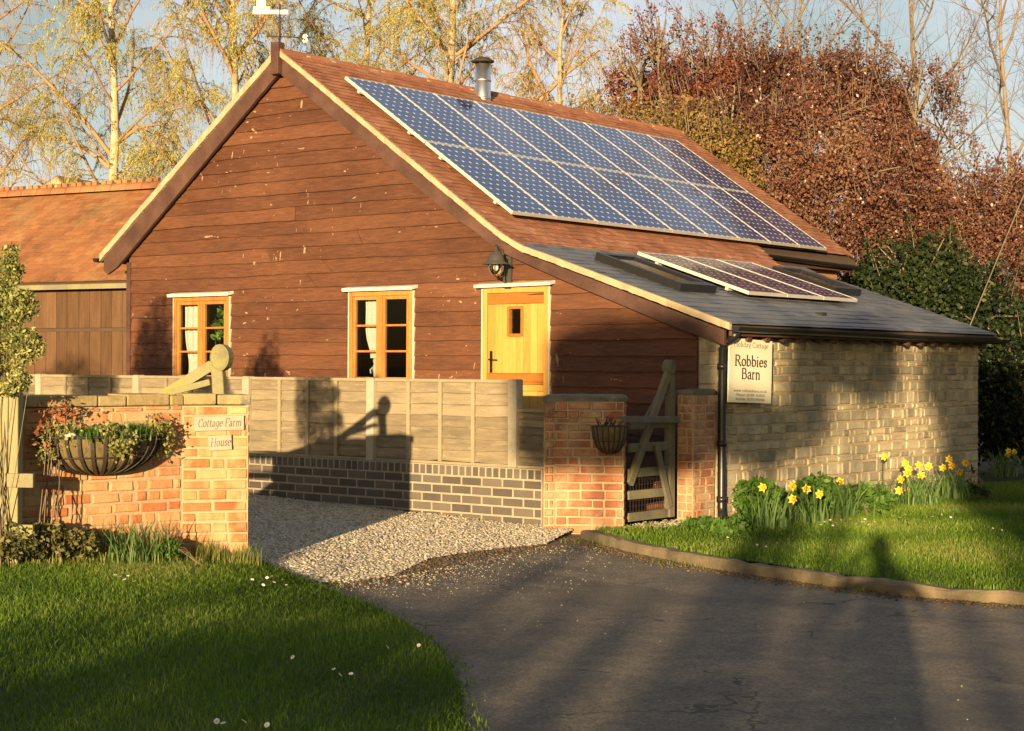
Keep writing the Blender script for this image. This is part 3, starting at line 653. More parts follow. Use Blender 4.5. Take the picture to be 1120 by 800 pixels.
# roofs
rt = MB()
YL = 5.62          # beyond this the main roof keeps its own eave
PR1 = PROF[:4] ; 
tiles(rt, PROF[:3] + [(3.74, 2.915)], (0, 0, 0), (0, 1, 0), (1, 0, 0), -.16, lambda d: 8.78 if d < 3.78 else YL + .35 * (4.6 - d), .098, .166, .013, .004)
rt.prism([(0.0, -.10, 5.40), (3.25, -.10, 3.17), (3.25, -.10, 3.12), (0.0, -.10, 5.35)], (0, 8.84, 0), .4, 1)
rt.prism([(3.2, -.10, 3.2), (3.72, -.10, 2.89), (3.72, -.10, 2.85), (3.2, -.10, 3.14)], (0, 5.62, 0), .4, 1)
rt.build('tiled_roof', [M['tile'], M['hide']], barn)
rl = MB(); tiles(rl, PROFL, (0, 0, 0), (0, 1, 0), (-1, 0, 0), -.16, 8.78, .098, .166, .013, .004)
rl.prism([(0, -.10, 5.40), (-3.4, -.10, 3.02), (-3.4, -.10, 2.97), (0, -.10, 5.35)], (0, 8.84, 0), .4, 1)
rl.build('tiled_roof', [M['tile'], M['hide']], barn)
sr = MB()
tiles(sr, PROF[2:], (0, 0, 0), (0, 1, 0), (1, 0, 0), -.15, SY + .1, .17, .25, .007, .002, d0=.06)
sr.prism([(3.62, -.09, 2.94), (6.44, -.09, 1.985), (6.44, -.09, 1.945), (3.62, -.09, 2.86)], (0, SY + .15, 0), .4, 1)
sr.build('slate_roof', [M['slate'], M['hide']], barn)
fs_ = MB()
for k in range(16):
    y0 = .25 + k * .34
    fs_.obox((3.03 + .12, y0 + .17, 3.325 - .05), (.11, 0, -.075), (0, .165, 0), (.004, 0, .006), rnd.random())
# half round ridge tiles bedded on mortar
rg = MB(); y = -.17
while y < 8.75:
    l = min(.45, 8.8 - y); t = rnd.random(); jz = rnd.uniform(-.006, .006)
    prof = [[(math.cos(a) * .12, yy, 5.35 + jz + math.sin(a) * .105) for a in [R(-12 + 204 * k / 10) for k in range(11)]] for yy in (y + .006, y + l - .006)]
    rg.grid(prof, t, 0, sm=True); rg.add(prof[0], [tuple(range(11))[::-1]], t, 0)
    jo = [[(math.cos(a) * .112, yy, 5.35 + math.sin(a) * .098) for a in [R(-12 + 204 * k / 10) for k in range(11)]] for yy in (y + l - .02, y + l + .02)]
    rg.grid(jo, .7, 1)
    if (int(y * 10) % 3) != 1: rg.box(.085, .115, y + l - .03, y + l + .03, 5.37, 5.405, .8, 1)
    y += l
rg.build('ridge_tiles', [M['ridge'], M['verge']], barn)
# bargeboards
def band(top, low, y0, y1, name, mat, tone=.4, sgn=1):
    b = MB()
    for (a, c) in zip(top[:-1], top[1:]):
        pass
    xs = sorted({x for x, _ in top} | {x for x, _ in low}); xs = [x for x in xs if max(top[0][0], low[0][0]) <= x <= min(top[-1][0], low[-1][0])]
    z = lambda x, P: zprof(x, P)
    for p, q in zip(xs[:-1], xs[1:]):
        b.prism([(sgn * p, y0, z(p, low)), (sgn * q, y0, z(q, low)), (sgn * q, y0, z(q, top)), (sgn * p, y0, z(p, top))], (0, y1 - y0, 0), tone)
    return b.build(name, mat, barn)
TP = [(x, z - .075) for x, z in PROF]; TP[0] = (.02, 5.36); TP[-1] = (6.42, 1.93)
band(TP, LOW, -.125, -.085, 'bargeboard', M['barge'], .45)
TPL = [(.02, 5.36), (3.40, 2.975)]; LWL_ = [(.02, 5.14), (3.10, 2.87), (3.30, 2.78), (3.38, 2.83)]
band(TPL, LWL_, -.125, -.085, 'bargeboard', M['barge'], .75, -1)
vs = [(x, z + .012) for x, z in PROF]; vs[0] = (.03, 5.42); vl = [(x, z - .085) for x, z in PROF]; vl[0] = (.03, 5.34)
vm = [(.03, 5.43)]; 
def finex(P, st=.09):
    xs = [P[0][0]]
    while xs[-1] < P[-1][0] - st: xs.append(xs[-1] + st * rnd.uniform(.6, 1.4))
    return xs + [P[-1][0]]
def vergestrip(P, sgn, thick):
    b = MB(); xs = finex(P)
    for p, q in zip(xs[:-1], xs[1:]):
        j = rnd.uniform(-.005, .005); t = rnd.random()
        b.prism([(sgn * p, -.165 + j, zprof(p, P) - thick), (sgn * q, -.165 + j, zprof(q, P) - thick + rnd.uniform(-.006, .006)), (sgn * q, -.165 + j, zprof(q, P) + .014), (sgn * p, -.165 + j, zprof(p, P) + .014)], (0, .05, 0), t)
    b.build('verge', M['verge'], barn)
vergestrip(PROF, 1, .056); vergestrip([(.03, 5.42), (3.42, 3.04)], -1, .078)
so = MB(); so.box(-.065, .065, -.20, -.09, 5.13, 5.52, .3); so.build('finial_block', M['barge'], barn, bevel=.006)
sf_ = MB()
for (P, sgn) in ((LOW, 1), (LOWL, -1)):
    for (a, b) in zip(P[:-1], P[1:]):
        sf_.prism([(sgn * a[0], -.086, a[1] + .03), (sgn * b[0], -.086, b[1] + .03), (sgn * b[0], -.086, b[1] + .05), (sgn * a[0], -.086, a[1] + .05)], (0, .1, 0), .3)
sf_.build('soffit', M['barge'], barn)
# gutters and downpipe
gt = MB()
def gutter(b, p0, p1, r=.055):
    p0, p1 = Vector(p0), Vector(p1); d = (p1 - p0).normalized(); sd = Vector((0, 0, 1)).cross(d).normalized(); Z = Vector((0, 0, 1))
    arc = [R(180 + 18 * k) for k in range(11)]
    P = [[p + sd * (math.cos(a) * rr) + Z * (math.sin(a) * rr) for a in arc] for p, rr in ((p0, r), (p1, r))]
    Q = [[p + sd * (math.cos(a) * (r - .006)) + Z * (math.sin(a) * (r - .006)) for a in arc] for p in (p0, p1)]
    b.grid(P, .5, 0, True); b.grid([Q[1], Q[0]], .5, 0, True)
    for i in (0, 1): b.add(P[i], [tuple(range(11)) if i else tuple(range(11))[::-1]], .5)
    for k in (0, 10): b.add([P[0][k], P[1][k], Q[1][k], Q[0][k]], [(0, 1, 2, 3)])
gutter(gt, (6.50, -.12, 1.975), (6.50, SY + .22, 1.945)); gt.build('gutter', M['gutter'], barn)
gt = MB(); gt.box(6.405, 6.44, -.08, SY + .18, 1.885, 1.96, .5); gt.build('fascia', M['barge'], barn)
gt = MB(); gutter(gt, (3.27, YL - .05, 3.15), (3.27, 8.86, 3.10)); gt.build('gutter', M['gutter'], barn); gt = MB(); gt.box(3.16, 3.195, YL, 8.75, 3.02, 3.16); gt.build('fascia', M['barge'], barn)
gt = MB(); gutter(gt, (-3.47, -.2, 3.0), (-3.47, 8.8, 2.95)); gt.build('gutter', M['gutter'], barn)
for i in range(9):
    e_ = MB(); y = 5.75 + i * .36; e_.beam((2.95, y, 3.24), (3.17, y, 3.09), .07, .10, tone=rnd.random()); e_.build('rafter_end', M['rafter'], barn)
e_ = MB(); e_.box(2.99, 3.01, 5.5, 8.6, 2.4, 3.2, .7); e_.build('eaves_board', M['rafter'], barn)
dp = MB(); X0 = at(790, 470, y=.07).x
dp.tube([(6.46, -.02, 1.93), (6.43, -.02, 1.88), (6.33, -.01, 1.82), (6.285, .0, 1.76), (6.28, .0, 1.2), (6.28, .0, .18), (6.29, -.01, .10), (6.34, -.07, .06)], .042, 12)
for z in (1.55, .78, .22): dp.tube([(6.28, 0, z), (6.28, 0, z + .06)], .052, 12)
dp.build('downpipe', M['gutter'], barn)
# flue
p = at(528, 95, d=23.6); fb = MB(); q0 = at(528, 108, d=(Vector((p.x, p.y, 0)) - Vector((CAM.x, CAM.y, 0))).dot(FW))
top = at(528, 66, d=(p - CAM).dot(FW)).z
fb.tube([(p.x, p.y, 4.5), (p.x, p.y, top - .06)], .112, 20); fb.tube([(p.x, p.y, top - .30), (p.x, p.y, top - .27)], .118, 20); fb.tube([(p.x, p.y, top - .55), (p.x, p.y, top - .52)], .118, 20)
flue = fb.build('flue', M['steel'], barn)
c_ = MB(); c_.lathe((p.x, p.y, top), [(.001, .035), (.09, .03), (.155, -.01), (.155, -.03), (.10, -.035), (.001, -.035)], 24)
for k in range(4):
    a = k * math.pi / 2 + .3; c_.tube([(p.x + math.cos(a) * .10, p.y + math.sin(a) * .10, top - .09), (p.x + math.cos(a) * .10, p.y + math.sin(a) * .10, top - .03)], .008, 6)
c_.build('cowl', M['iron'], flue)
# lean-to roof windows
PITCH = math.atan2(2.755 - 2.0, 6.46 - 4.2); DN = Vector((math.cos(PITCH), 0, -math.sin(PITCH))); NR = Vector((math.sin(PITCH), 0, math.cos(PITCH)))
def roofpt(x, y, h=0): return Vector((x, y, zprof(x))) + NR * h
def rooflight(px_tl, px_bl, wid):
    def onroof(px, py):
        d = ray(px, py); P0 = Vector((4.2, 0, 2.755)) + NR * .07; return CAM + d * ((P0 - CAM).dot(NR) / d.dot(NR))
    a, b = onroof(*px_tl), onroof(*px_bl); L = (b.x - a.x) / DN.x; y0 = (a.y + b.y) / 2; c = Vector((a.x, y0, a.z)) - NR * .05
    f = MB(); ay = Vector((0, 1, 0))
    for (u0, u1, v0, v1) in ((0, L, 0, .07), (0, L, wid - .07, wid), (0, .07, .07, wid - .07), (L - .12, L, .07, wid - .07)):
        f.obox(c + DN * (u0 + u1) / 2 + ay * (v0 + v1) / 2 + NR * .02, DN * (u1 - u0) / 2, ay * (v1 - v0) / 2, NR * .055)
    fr = f.build('roof_window', M['black'], barn)
    gl = MB(); gl.obox(c + DN * L / 2 + ay * wid / 2 + NR * .045, DN * (L / 2 - .075), ay * (wid / 2 - .072), NR * .008); gl.build('pane', M['cells_dark'], fr)
    fl_ = MB(); fl_.obox(c + DN * (L + .09) + ay * wid / 2 - NR * .045, DN * .09, ay * (wid / 2 + .05), NR * .004); fl_.obox(c + DN * L / 2 + ay * (wid + .045) - NR * .03, DN * (L / 2 + .12), ay * .03, NR * .006); fl_.build('flashing', M['flash'], fr)
M['cells_dark'] = varied('dark_roof_glass', [(.02, .025, .03), (.03, .035, .04)], 2, rough=.08, bump=0, spec=.6, fine=0)
rooflight((659, 279), (738, 312), .72); rooflight((843, 293), (915, 317), .72)

# windows
def casement(o, name, mull=True):
    x0, x1, z0, z1 = o; b = MB(); F = .052
    yf, yb = -.052, .06
    for (a, c, d, e) in ((x0, x0 + F, z0, z1), (x1 - F, x1, z0, z1), (x0 + F, x1 - F, z1 - F, z1), (x0 + F, x1 - F, z0, z0 + F)): b.box(a, c, yf, yb, d, e, rnd.random())
    xm = (x0 + x1) / 2; b.box(xm - .024, xm + .024, yf + .003, yb, z0 + F, z1 - F, .4)
    fr = b.build('window', M['oak'], barn, bevel=.004)
    for (a, c) in ((x0 + F, xm - .024), (xm + .024, x1 - F)):
        s = MB(); w = .044; ya, yb2 = -.042, .0
        for (p, q, d, e) in ((a + .003, a + w, z0 + F + .003, z1 - F - .003), (c - w, c - .003, z0 + F + .003, z1 - F - .003), (a + w, c - w, z1 - F - w, z1 - F - .003), (a + w, c - w, z0 + F + .003, z0 + F + w)): s.box(p, q, ya, yb2, d, e, rnd.random())
        zz0, zz1 = z0 + F + w, z1 - F - w
        for k in (1, 2):
            z = zz0 + (zz1 - zz0) * k / 3; s.box(a + w, c - w, ya + .006, yb2, z - .012, z + .012, .3)
        s.build('sash', M['oak'], fr, bevel=.003)
        g_ = MB(); g_.add([(a + .03, -.026, z0 + F + .02), (c - .03, -.026, z0 + F + .02), (c - .03, -.026, z1 - F - .02), (a + .03, -.026, z1 - F - .02)], [(0, 1, 2, 3)]); g_.build('pane', M['glass'], fr)
    h = MB(); h.obox((xm, -.065, z1 + .035), ((x1 - x0) / 2 + .055, 0, 0), (0, .055, .012), (0, -.004, .02), .6); h.build('drip_board', M['white'], fr, bevel=.004)
    for (p, q) in ((x0 - .018, x0 - .002), (x1 + .002, x1 + .018)): t = MB(); t.box(p, q, -.045, -.01, z0, z1 + .01); t.build('trim', M['white'], fr)
    sl = MB(); sl.obox((xm, -.07, z0 - .02), ((x1 - x0) / 2 + .05, 0, 0), (0, .06, -.012), (0, .004, .02), .4); sl.build('sill', M['oak'], fr)
casement(W1, 'w1'); casement(W2, 'w2')
# stable door
x0, x1, z0, z1 = DR
fb = MB(); F = .06
for (a, c, d, e) in ((x0, x0 + F, z0, z1), (x1 - F, x1, z0, z1), (x0 + F, x1 - F, z1 - F, z1)): fb.box(a, c, -.05, .08, d, e, .6)
dfr = fb.build('door', M['doorwood'], barn, bevel=.004)
a, c = x0 + F + .004, x1 - F - .004; zs_ = 1.40; wa, wb, wz0, wz1 = 3.575, 3.735, 1.93, 2.20
lf = MB(); n = 8; pw = (c - a) / n
for k in range(n):
    xa, xb_ = a + pw * k + .0025, a + pw * (k + 1) - .0025; t = rnd.random()
    for (ya, yb_, lo, hi) in ((-.028, .015, zs_ + .095, z1 - F - .125), ) :
        if xb_ > wa and xa < wb:
            lf.box(xa, xb_, ya, yb_, lo, wz0, t); lf.box(xa, xb_, ya, yb_, wz1, hi, t)
        else: lf.box(xa, xb_, ya, yb_, lo, hi, t)
lf.build('upper_leaf', M['doorwood'], dfr, bevel=.003)
r_ = MB(); r_.box(a, c, -.034, .016, z1 - F - .122, z1 - F - .004, .4); r_.box(a, c, -.04, .016, zs_ + .002, zs_ + .092, .2); r_.box(a, c, -.048, -.01, zs_ - .025, zs_ + .0, .1)
r_.build('rail', M['raildoor'], dfr, bevel=.004)
lf = MB()
for k in range(n): lf.box(a + pw * k + .0025, a + pw * (k + 1) - .0025, -.028, .015, z0 + .02, zs_ - .10, rnd.random())
lf.box(a, c, -.034, .016, zs_ - .097, zs_ - .028, .3); lf.build('lower_leaf', M['doorwood'], dfr, bevel=.003)
wf = MB()
for (p, q, d, e) in ((wa - .03, wa, wz0 - .03, wz1 + .03), (wb, wb + .03, wz0 - .03, wz1 + .03), (wa, wb, wz1, wz1 + .03), (wa, wb, wz0 - .035, wz0)): wf.box(p, q, -.045, .015, d, e, .4)
vw = wf.build('vision_frame', M['raildoor'], dfr, bevel=.003)
g_ = MB(); g_.add([(wa, -.008, wz0), (wb, -.008, wz0), (wb, -.008, wz1), (wa, -.008, wz1)], [(0, 1, 2, 3)]); g_.build('vision_pane', M['glass'], dfr)
hd = MB(); hx = a + .05; hd.box(hx - .018, hx + .018, -.036, -.026, 1.50, 1.74); hd.tube([(hx, -.034, 1.645), (hx, -.075, 1.645), (hx + .02, -.08, 1.645), (hx + .11, -.078, 1.642)], .009, 8); hd.lathe((hx, -.036, 1.55), [(.012, 0), (.012, .006), (.001, .008)], 10, ax=(1, 0, 0), ay=(0, 0, 1), az=(0, -1, 0)); hd.build('handle', M['black'], dfr)
h = MB(); h.obox(((x0 + x1) / 2, -.068, z1 + .03), ((x1 - x0) / 2 + .07, 0, .004), (0, .055, .012), (0, -.004, .018), .6); h.build('drip_board', M['white'], dfr, bevel=.004)
for (p, q) in ((x0 - .020, x0 - .003), (x1 + .003, x1 + .014)): t = MB(); t.box(p, q, -.045, -.01, z0, z1 + .01); t.build('trim', M['white'], dfr)
# things seen behind the glass
def curtain(label, x0, x1, z0, z1, y, pinch, tie):
    rows = []
    for i in range(25):
        f = i / 24; z = z1 + (z0 - z1) * f; w = 1 - pinch * math.exp(-((f - tie) / .25) ** 2); row = []
        for j in range(29):
            g_ = j / 28; xx = (x0 + x1) / 2 + (g_ - .5) * (x1 - x0) * w; row.append((xx, y + .014 * math.sin(g_ * 26 + f) + .004 * math.sin(f * 9 + g_ * 5), z))
        rows.append(row)
    b = MB(); b.grid(rows, .6, 0, True); b.grid([[(p[0], p[1] + .006, p[2]) for p in r][::-1] for r in rows], .4, 0, True)
    tag(b.build('curtain', M['curtain'], loc=((x0 + x1) / 2, y, z0)), label, 'curtain')
curtain('pale net curtain filling the left pane column of the window nearest the orange roofed outbuilding', -1.98, -1.52, 1.36, 2.40, .10, .3, .8)
curtain('narrow white curtain behind the left panes of the middle window beside the door', 1.28, 1.58, 1.66, 2.38, .09, .5, 1.0)
fg = thing('figurine', 'pale slender figurine standing on the sill of the middle window', 'ornament', (1.43, .10, 1.38))
b = MB(); b.lathe((1.43, .10, 1.36), [(.05, 0), (.05, .03), (.015, .05), (.022, .12), (.035, .18), (.018, .23), (.028, .27), (.012, .31), (.001, .32)], 12); b.build('body', M['green'], fg)
b = MB(); b.tube([(1.41, .10, 1.56), (1.37, .08, 1.52), (1.40, .06, 1.48)], .010, 6); b.tube([(1.45, .10, 1.56), (1.49, .09, 1.61), (1.47, .08, 1.66)], .010, 6); b.build('arms', M['green'], fg)
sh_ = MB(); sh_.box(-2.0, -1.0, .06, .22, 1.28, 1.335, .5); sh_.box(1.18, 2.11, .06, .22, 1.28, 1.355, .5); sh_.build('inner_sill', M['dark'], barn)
jg = thing('jug', 'brown rounded jug on the sill behind the first window', 'jug', (-1.62, .10, 1.34))
b = MB(); b.lathe((-1.62, .10, 1.336), [(.05, 0), (.08, .05), (.09, .12), (.05, .20), (.055, .24)], 16); b.build('body', M['pot'], jg); b = MB(); b.tube([(-1.55, .1, 1.54), (-1.5, .1, 1.50), (-1.53, .1, 1.42)], .01, 6); b.build('handle', M['pot'], jg)
# ------------------------------------------------------------------ solar panels
def make_panel():
    o = thing('solar_panel', 'x', 'solar panel', (0, 0, 0), 'solar panels on the roofs')
    L_, W_ = 1.58, .808; f = MB(); h = .035; w = .012
    for (a, b, c, d) in ((0, L_, 0, w), (0, L_, W_ - w, W_), (0, w, w, W_ - w), (L_ - w, L_, w, W_ - w)): f.box(a, b, c, d, -h, .004, rnd.random())
    f.build('frame', M['alu'], o)
    g = MB(); g.box(w, L_ - w, w, W_ - w, -.004, 0, .5); g.build('cells', M['cells'], o)
    for x_ in (.25, 1.25): r_ = MB(); r_.box(x_, x_ + .04, .03, W_, -.075, -h - .002); r_.build('rail', M['alu'], o)
    return o
ORD = ['first', 'second', 'third', 'fourth', 'fifth', 'sixth', 'seventh', 'eighth', 'ninth']
A_M, HP = 0.59815, 1.597
pan = None
for row in range(2):
    for i in range(9):
        o = make_panel() if pan is None else copy_tree(pan); pan = pan or o
        o.location = (.699 + math.cos(A_M) * HP * row, .3266 + .82 * i, 3.5206 + 1.58 - math.sin(A_M) * HP * row); o.rotation_euler = (0, A_M, 0)
        o['label'] = 'blue solar panel, %s from the gable end, %s row on the tiled roof' % (ORD[i], ('upper', 'lower')[row])
        if i == 8: o['label'] = 'blue solar panel at the far right end, %s row on the tiled roof' % ('upper', 'lower')[row]
for i in range(3):
    o = copy_tree(pan); c = roofpt(4.0, 1.76 + .82 * i, .0); P0 = Vector((4.2, 0, 2.755)); 
    x = 3.99; o.location = Vector((x, 1.80 + .87 * i, 2.755 + (4.2 - x) * math.tan(PITCH))) + NR * .095; o.rotation_euler = (0, PITCH, 0); o.scale = (1, 1.05, 1)
    o['label'] = 'dark solar panel on the slate roof, %s of three from the gable' % ORD[i]

# ------------------------------------------------------------------ fence and plinth
FY = -1.7
pl = thing('plinth_wall', 'low wall of dark grey bricks with pale mortar beneath the fence panels', 'low wall', (2, FY, 0))
b = MB()
masonry(b, (-4.6, FY, .02), (1, 0, 0), (0, -1, 0), 9.92, .455, .091, .262, .014, .007, .0012)
b.box(-4.6, 5.32, FY + .004, FY + .21, 0, .474, .5, 1); b.build('brick_face', [M['engbrick'], M['pmortar']], pl)
b = MB(); masonry(b, (-4.6, FY - .004, .475), (1, 0, 0), (0, -1, 0), 9.92, .108, .108, .087, .014, .007, .001, bond=False)
b.box(-4.6, 5.32, FY + .0005, FY + .21, .475, .581, .5, 1); b.build('brick_on_edge_coping', [M['engbrick'], M['pmortar']], pl)
fe = thing('fence', 'timber panel fence between pale concrete posts on a grey brick wall', 'fence', (2, FY + .1, .58))
PX = [4.95 - 1.9 * k for k in range(6)]; yF = FY + .05
def fpanel(xa, xb, z0, z1, nb):
    b = MB(); n = 7; z = z0 + .03; step = (z1 - .03 - z) / n
    for k in range(n):
        t = rnd.random(); ph = rnd.uniform(0, 30); m = 28; up, lo, un = [], [], []
        for i in range(m + 1):
            x = xa + (xb - xa) * i / m; wv = .004 * math.sin(x * 5 + ph) + .003 * math.sin(x * 13 + ph)
            un.append((x, yF + .012, z + step * k + wv + .002)); lo.append((x, yF - .012, z + step * k + wv)); up.append((x, yF + .002, z + step * (k + 1) + .016))
        lo2 = [(p[0], p[1] - .0005, p[2] + .008) for p in lo]; b.grid([un, lo, lo2, up], lambda i, j, t=t: (-.1, .05, t)[i]); b.grid([[(p[0], yF + .02, p[2]) for p in up], [(p[0], yF + .02, p[2]) for p in lo]], t)  # underside and lower edge toned dark, a painted shadow under each lap
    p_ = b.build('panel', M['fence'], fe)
    q = MB()
    for k in range(1, nb + 1):
        x = xa + .03 + (xb - xa - .06) * k / (nb + 1); q.box(x - .021, x + .021, yF - .032, yF - .0125, z0 + .028, z1 - .032, rnd.random())
    q.box(xa, xb, yF - .034, yF + .03, z1 - .03, z1, .6); q.box(xa, xb, yF - .032, yF + .028, z0, z0 + .026, .5)
    q.build('batten', M['batten'], p_)
def fpost(x, zt):
    q = MB(); w = .052; q.box(x - w, x + w, yF - .055, yF + .055, .585, zt, rnd.random())
    q.add([(x - w, yF - .055, zt), (x + w, yF - .055, zt), (x + w, yF + .055, zt), (x - w, yF + .055, zt), (x - .044, yF - .046, zt + .012), (x + .044, yF - .046, zt + .012), (x + .044, yF + .046, zt + .012), (x - .044, yF + .046, zt + .012)], [(0, 1, 5, 4), (1, 2, 6, 5), (2, 3, 7, 6), (3, 0, 4, 7), (4, 5, 6, 7)])
    q.build('post', M['concrete'], fe, bevel=.006)
for x in PX: fpost(x, 1.435)
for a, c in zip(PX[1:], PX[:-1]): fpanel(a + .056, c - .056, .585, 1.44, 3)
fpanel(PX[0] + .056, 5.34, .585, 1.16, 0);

# ------------------------------------------------------------------ left entrance wall
WT = 1.355
lw = thing('entrance_wall', 'sunlit old orange brick wall with rough yellow stone coping beside the lawn', 'brick wall', (LWM.x, LWM.y, 0))
N1 = Vector((T1.y, -T1.x, 0)); N2 = Vector((T2.y, -T2.x, 0)); V3 = lambda p, z=0: Vector((p.x, p.y, z))
b = MB(); brl = lambda: rnd.choice([.225, .225, .225, .112]) * rnd.uniform(.94, 1.06)
masonry(b, V3(LWM + T1 * .0, .0), V3(T1), N1, LW1, WT - .085, lambda: rnd.uniform(.076, .086), brl, .012, .009, .0045, backing=False)
masonry(b, V3(LWL - T2 * .6, .0), V3(T2), N2, LW2 + .6 - .004, WT - .085, lambda: rnd.uniform(.076, .088), brl, .012, .009, .0055, backing=False)
D = .32
b.prism([V3(LWM), V3(LWC), V3(LWC) - N1 * D, V3(LWM) - N1 * D - V3(T2) * .0], (0, 0, WT - .087), .5, 1)
b.prism([V3(LWL - T2 * .6), V3(LWM), V3(LWM) - N2 * D, V3(LWL - T2 * .6) - N2 * D], (0, 0, WT - .088), .5, 1)
masonry(b, V3(LWC) - V3(T1) * .0, -N1, V3(T1), D, WT - .085, .081, brl, .013, .010, .0035, backing=False)
b.build('brickwork', [M['brick'], M['mortar']], lw)
b = MB()
def slabs(b, P, T, N, L_, depth, z, h, lens, over=.02):
    s = 0
    while s < L_ - .02:
        l = lens();
        if L_ - s - l < .1: l = L_ - s
        hh = h + rnd.uniform(-.010, .006); o_ = over + rnd.uniform(-.008, .008); zz = z
        c = P + T * (s + l / 2) - N * (depth / 2 - o_ / 2)
        b.obox((c.x, c.y, zz + hh / 2), T * (l / 2 - .004), N * (depth / 2 + o_), (0, 0, hh / 2), rnd.random()); s += l
slabs(b, V3(LWL - T2 * .6), V3(T2), N2, LW2 + .6, D, WT - .082, .082, lambda: rnd.uniform(.2, .5)); slabs(b, V3(LWM), V3(T1), N1, LW1 + .02, D, WT - .080, .08, lambda: rnd.uniform(.2, .34))
cp = b.build('coping', M['coping'], lw, bevel=.012)

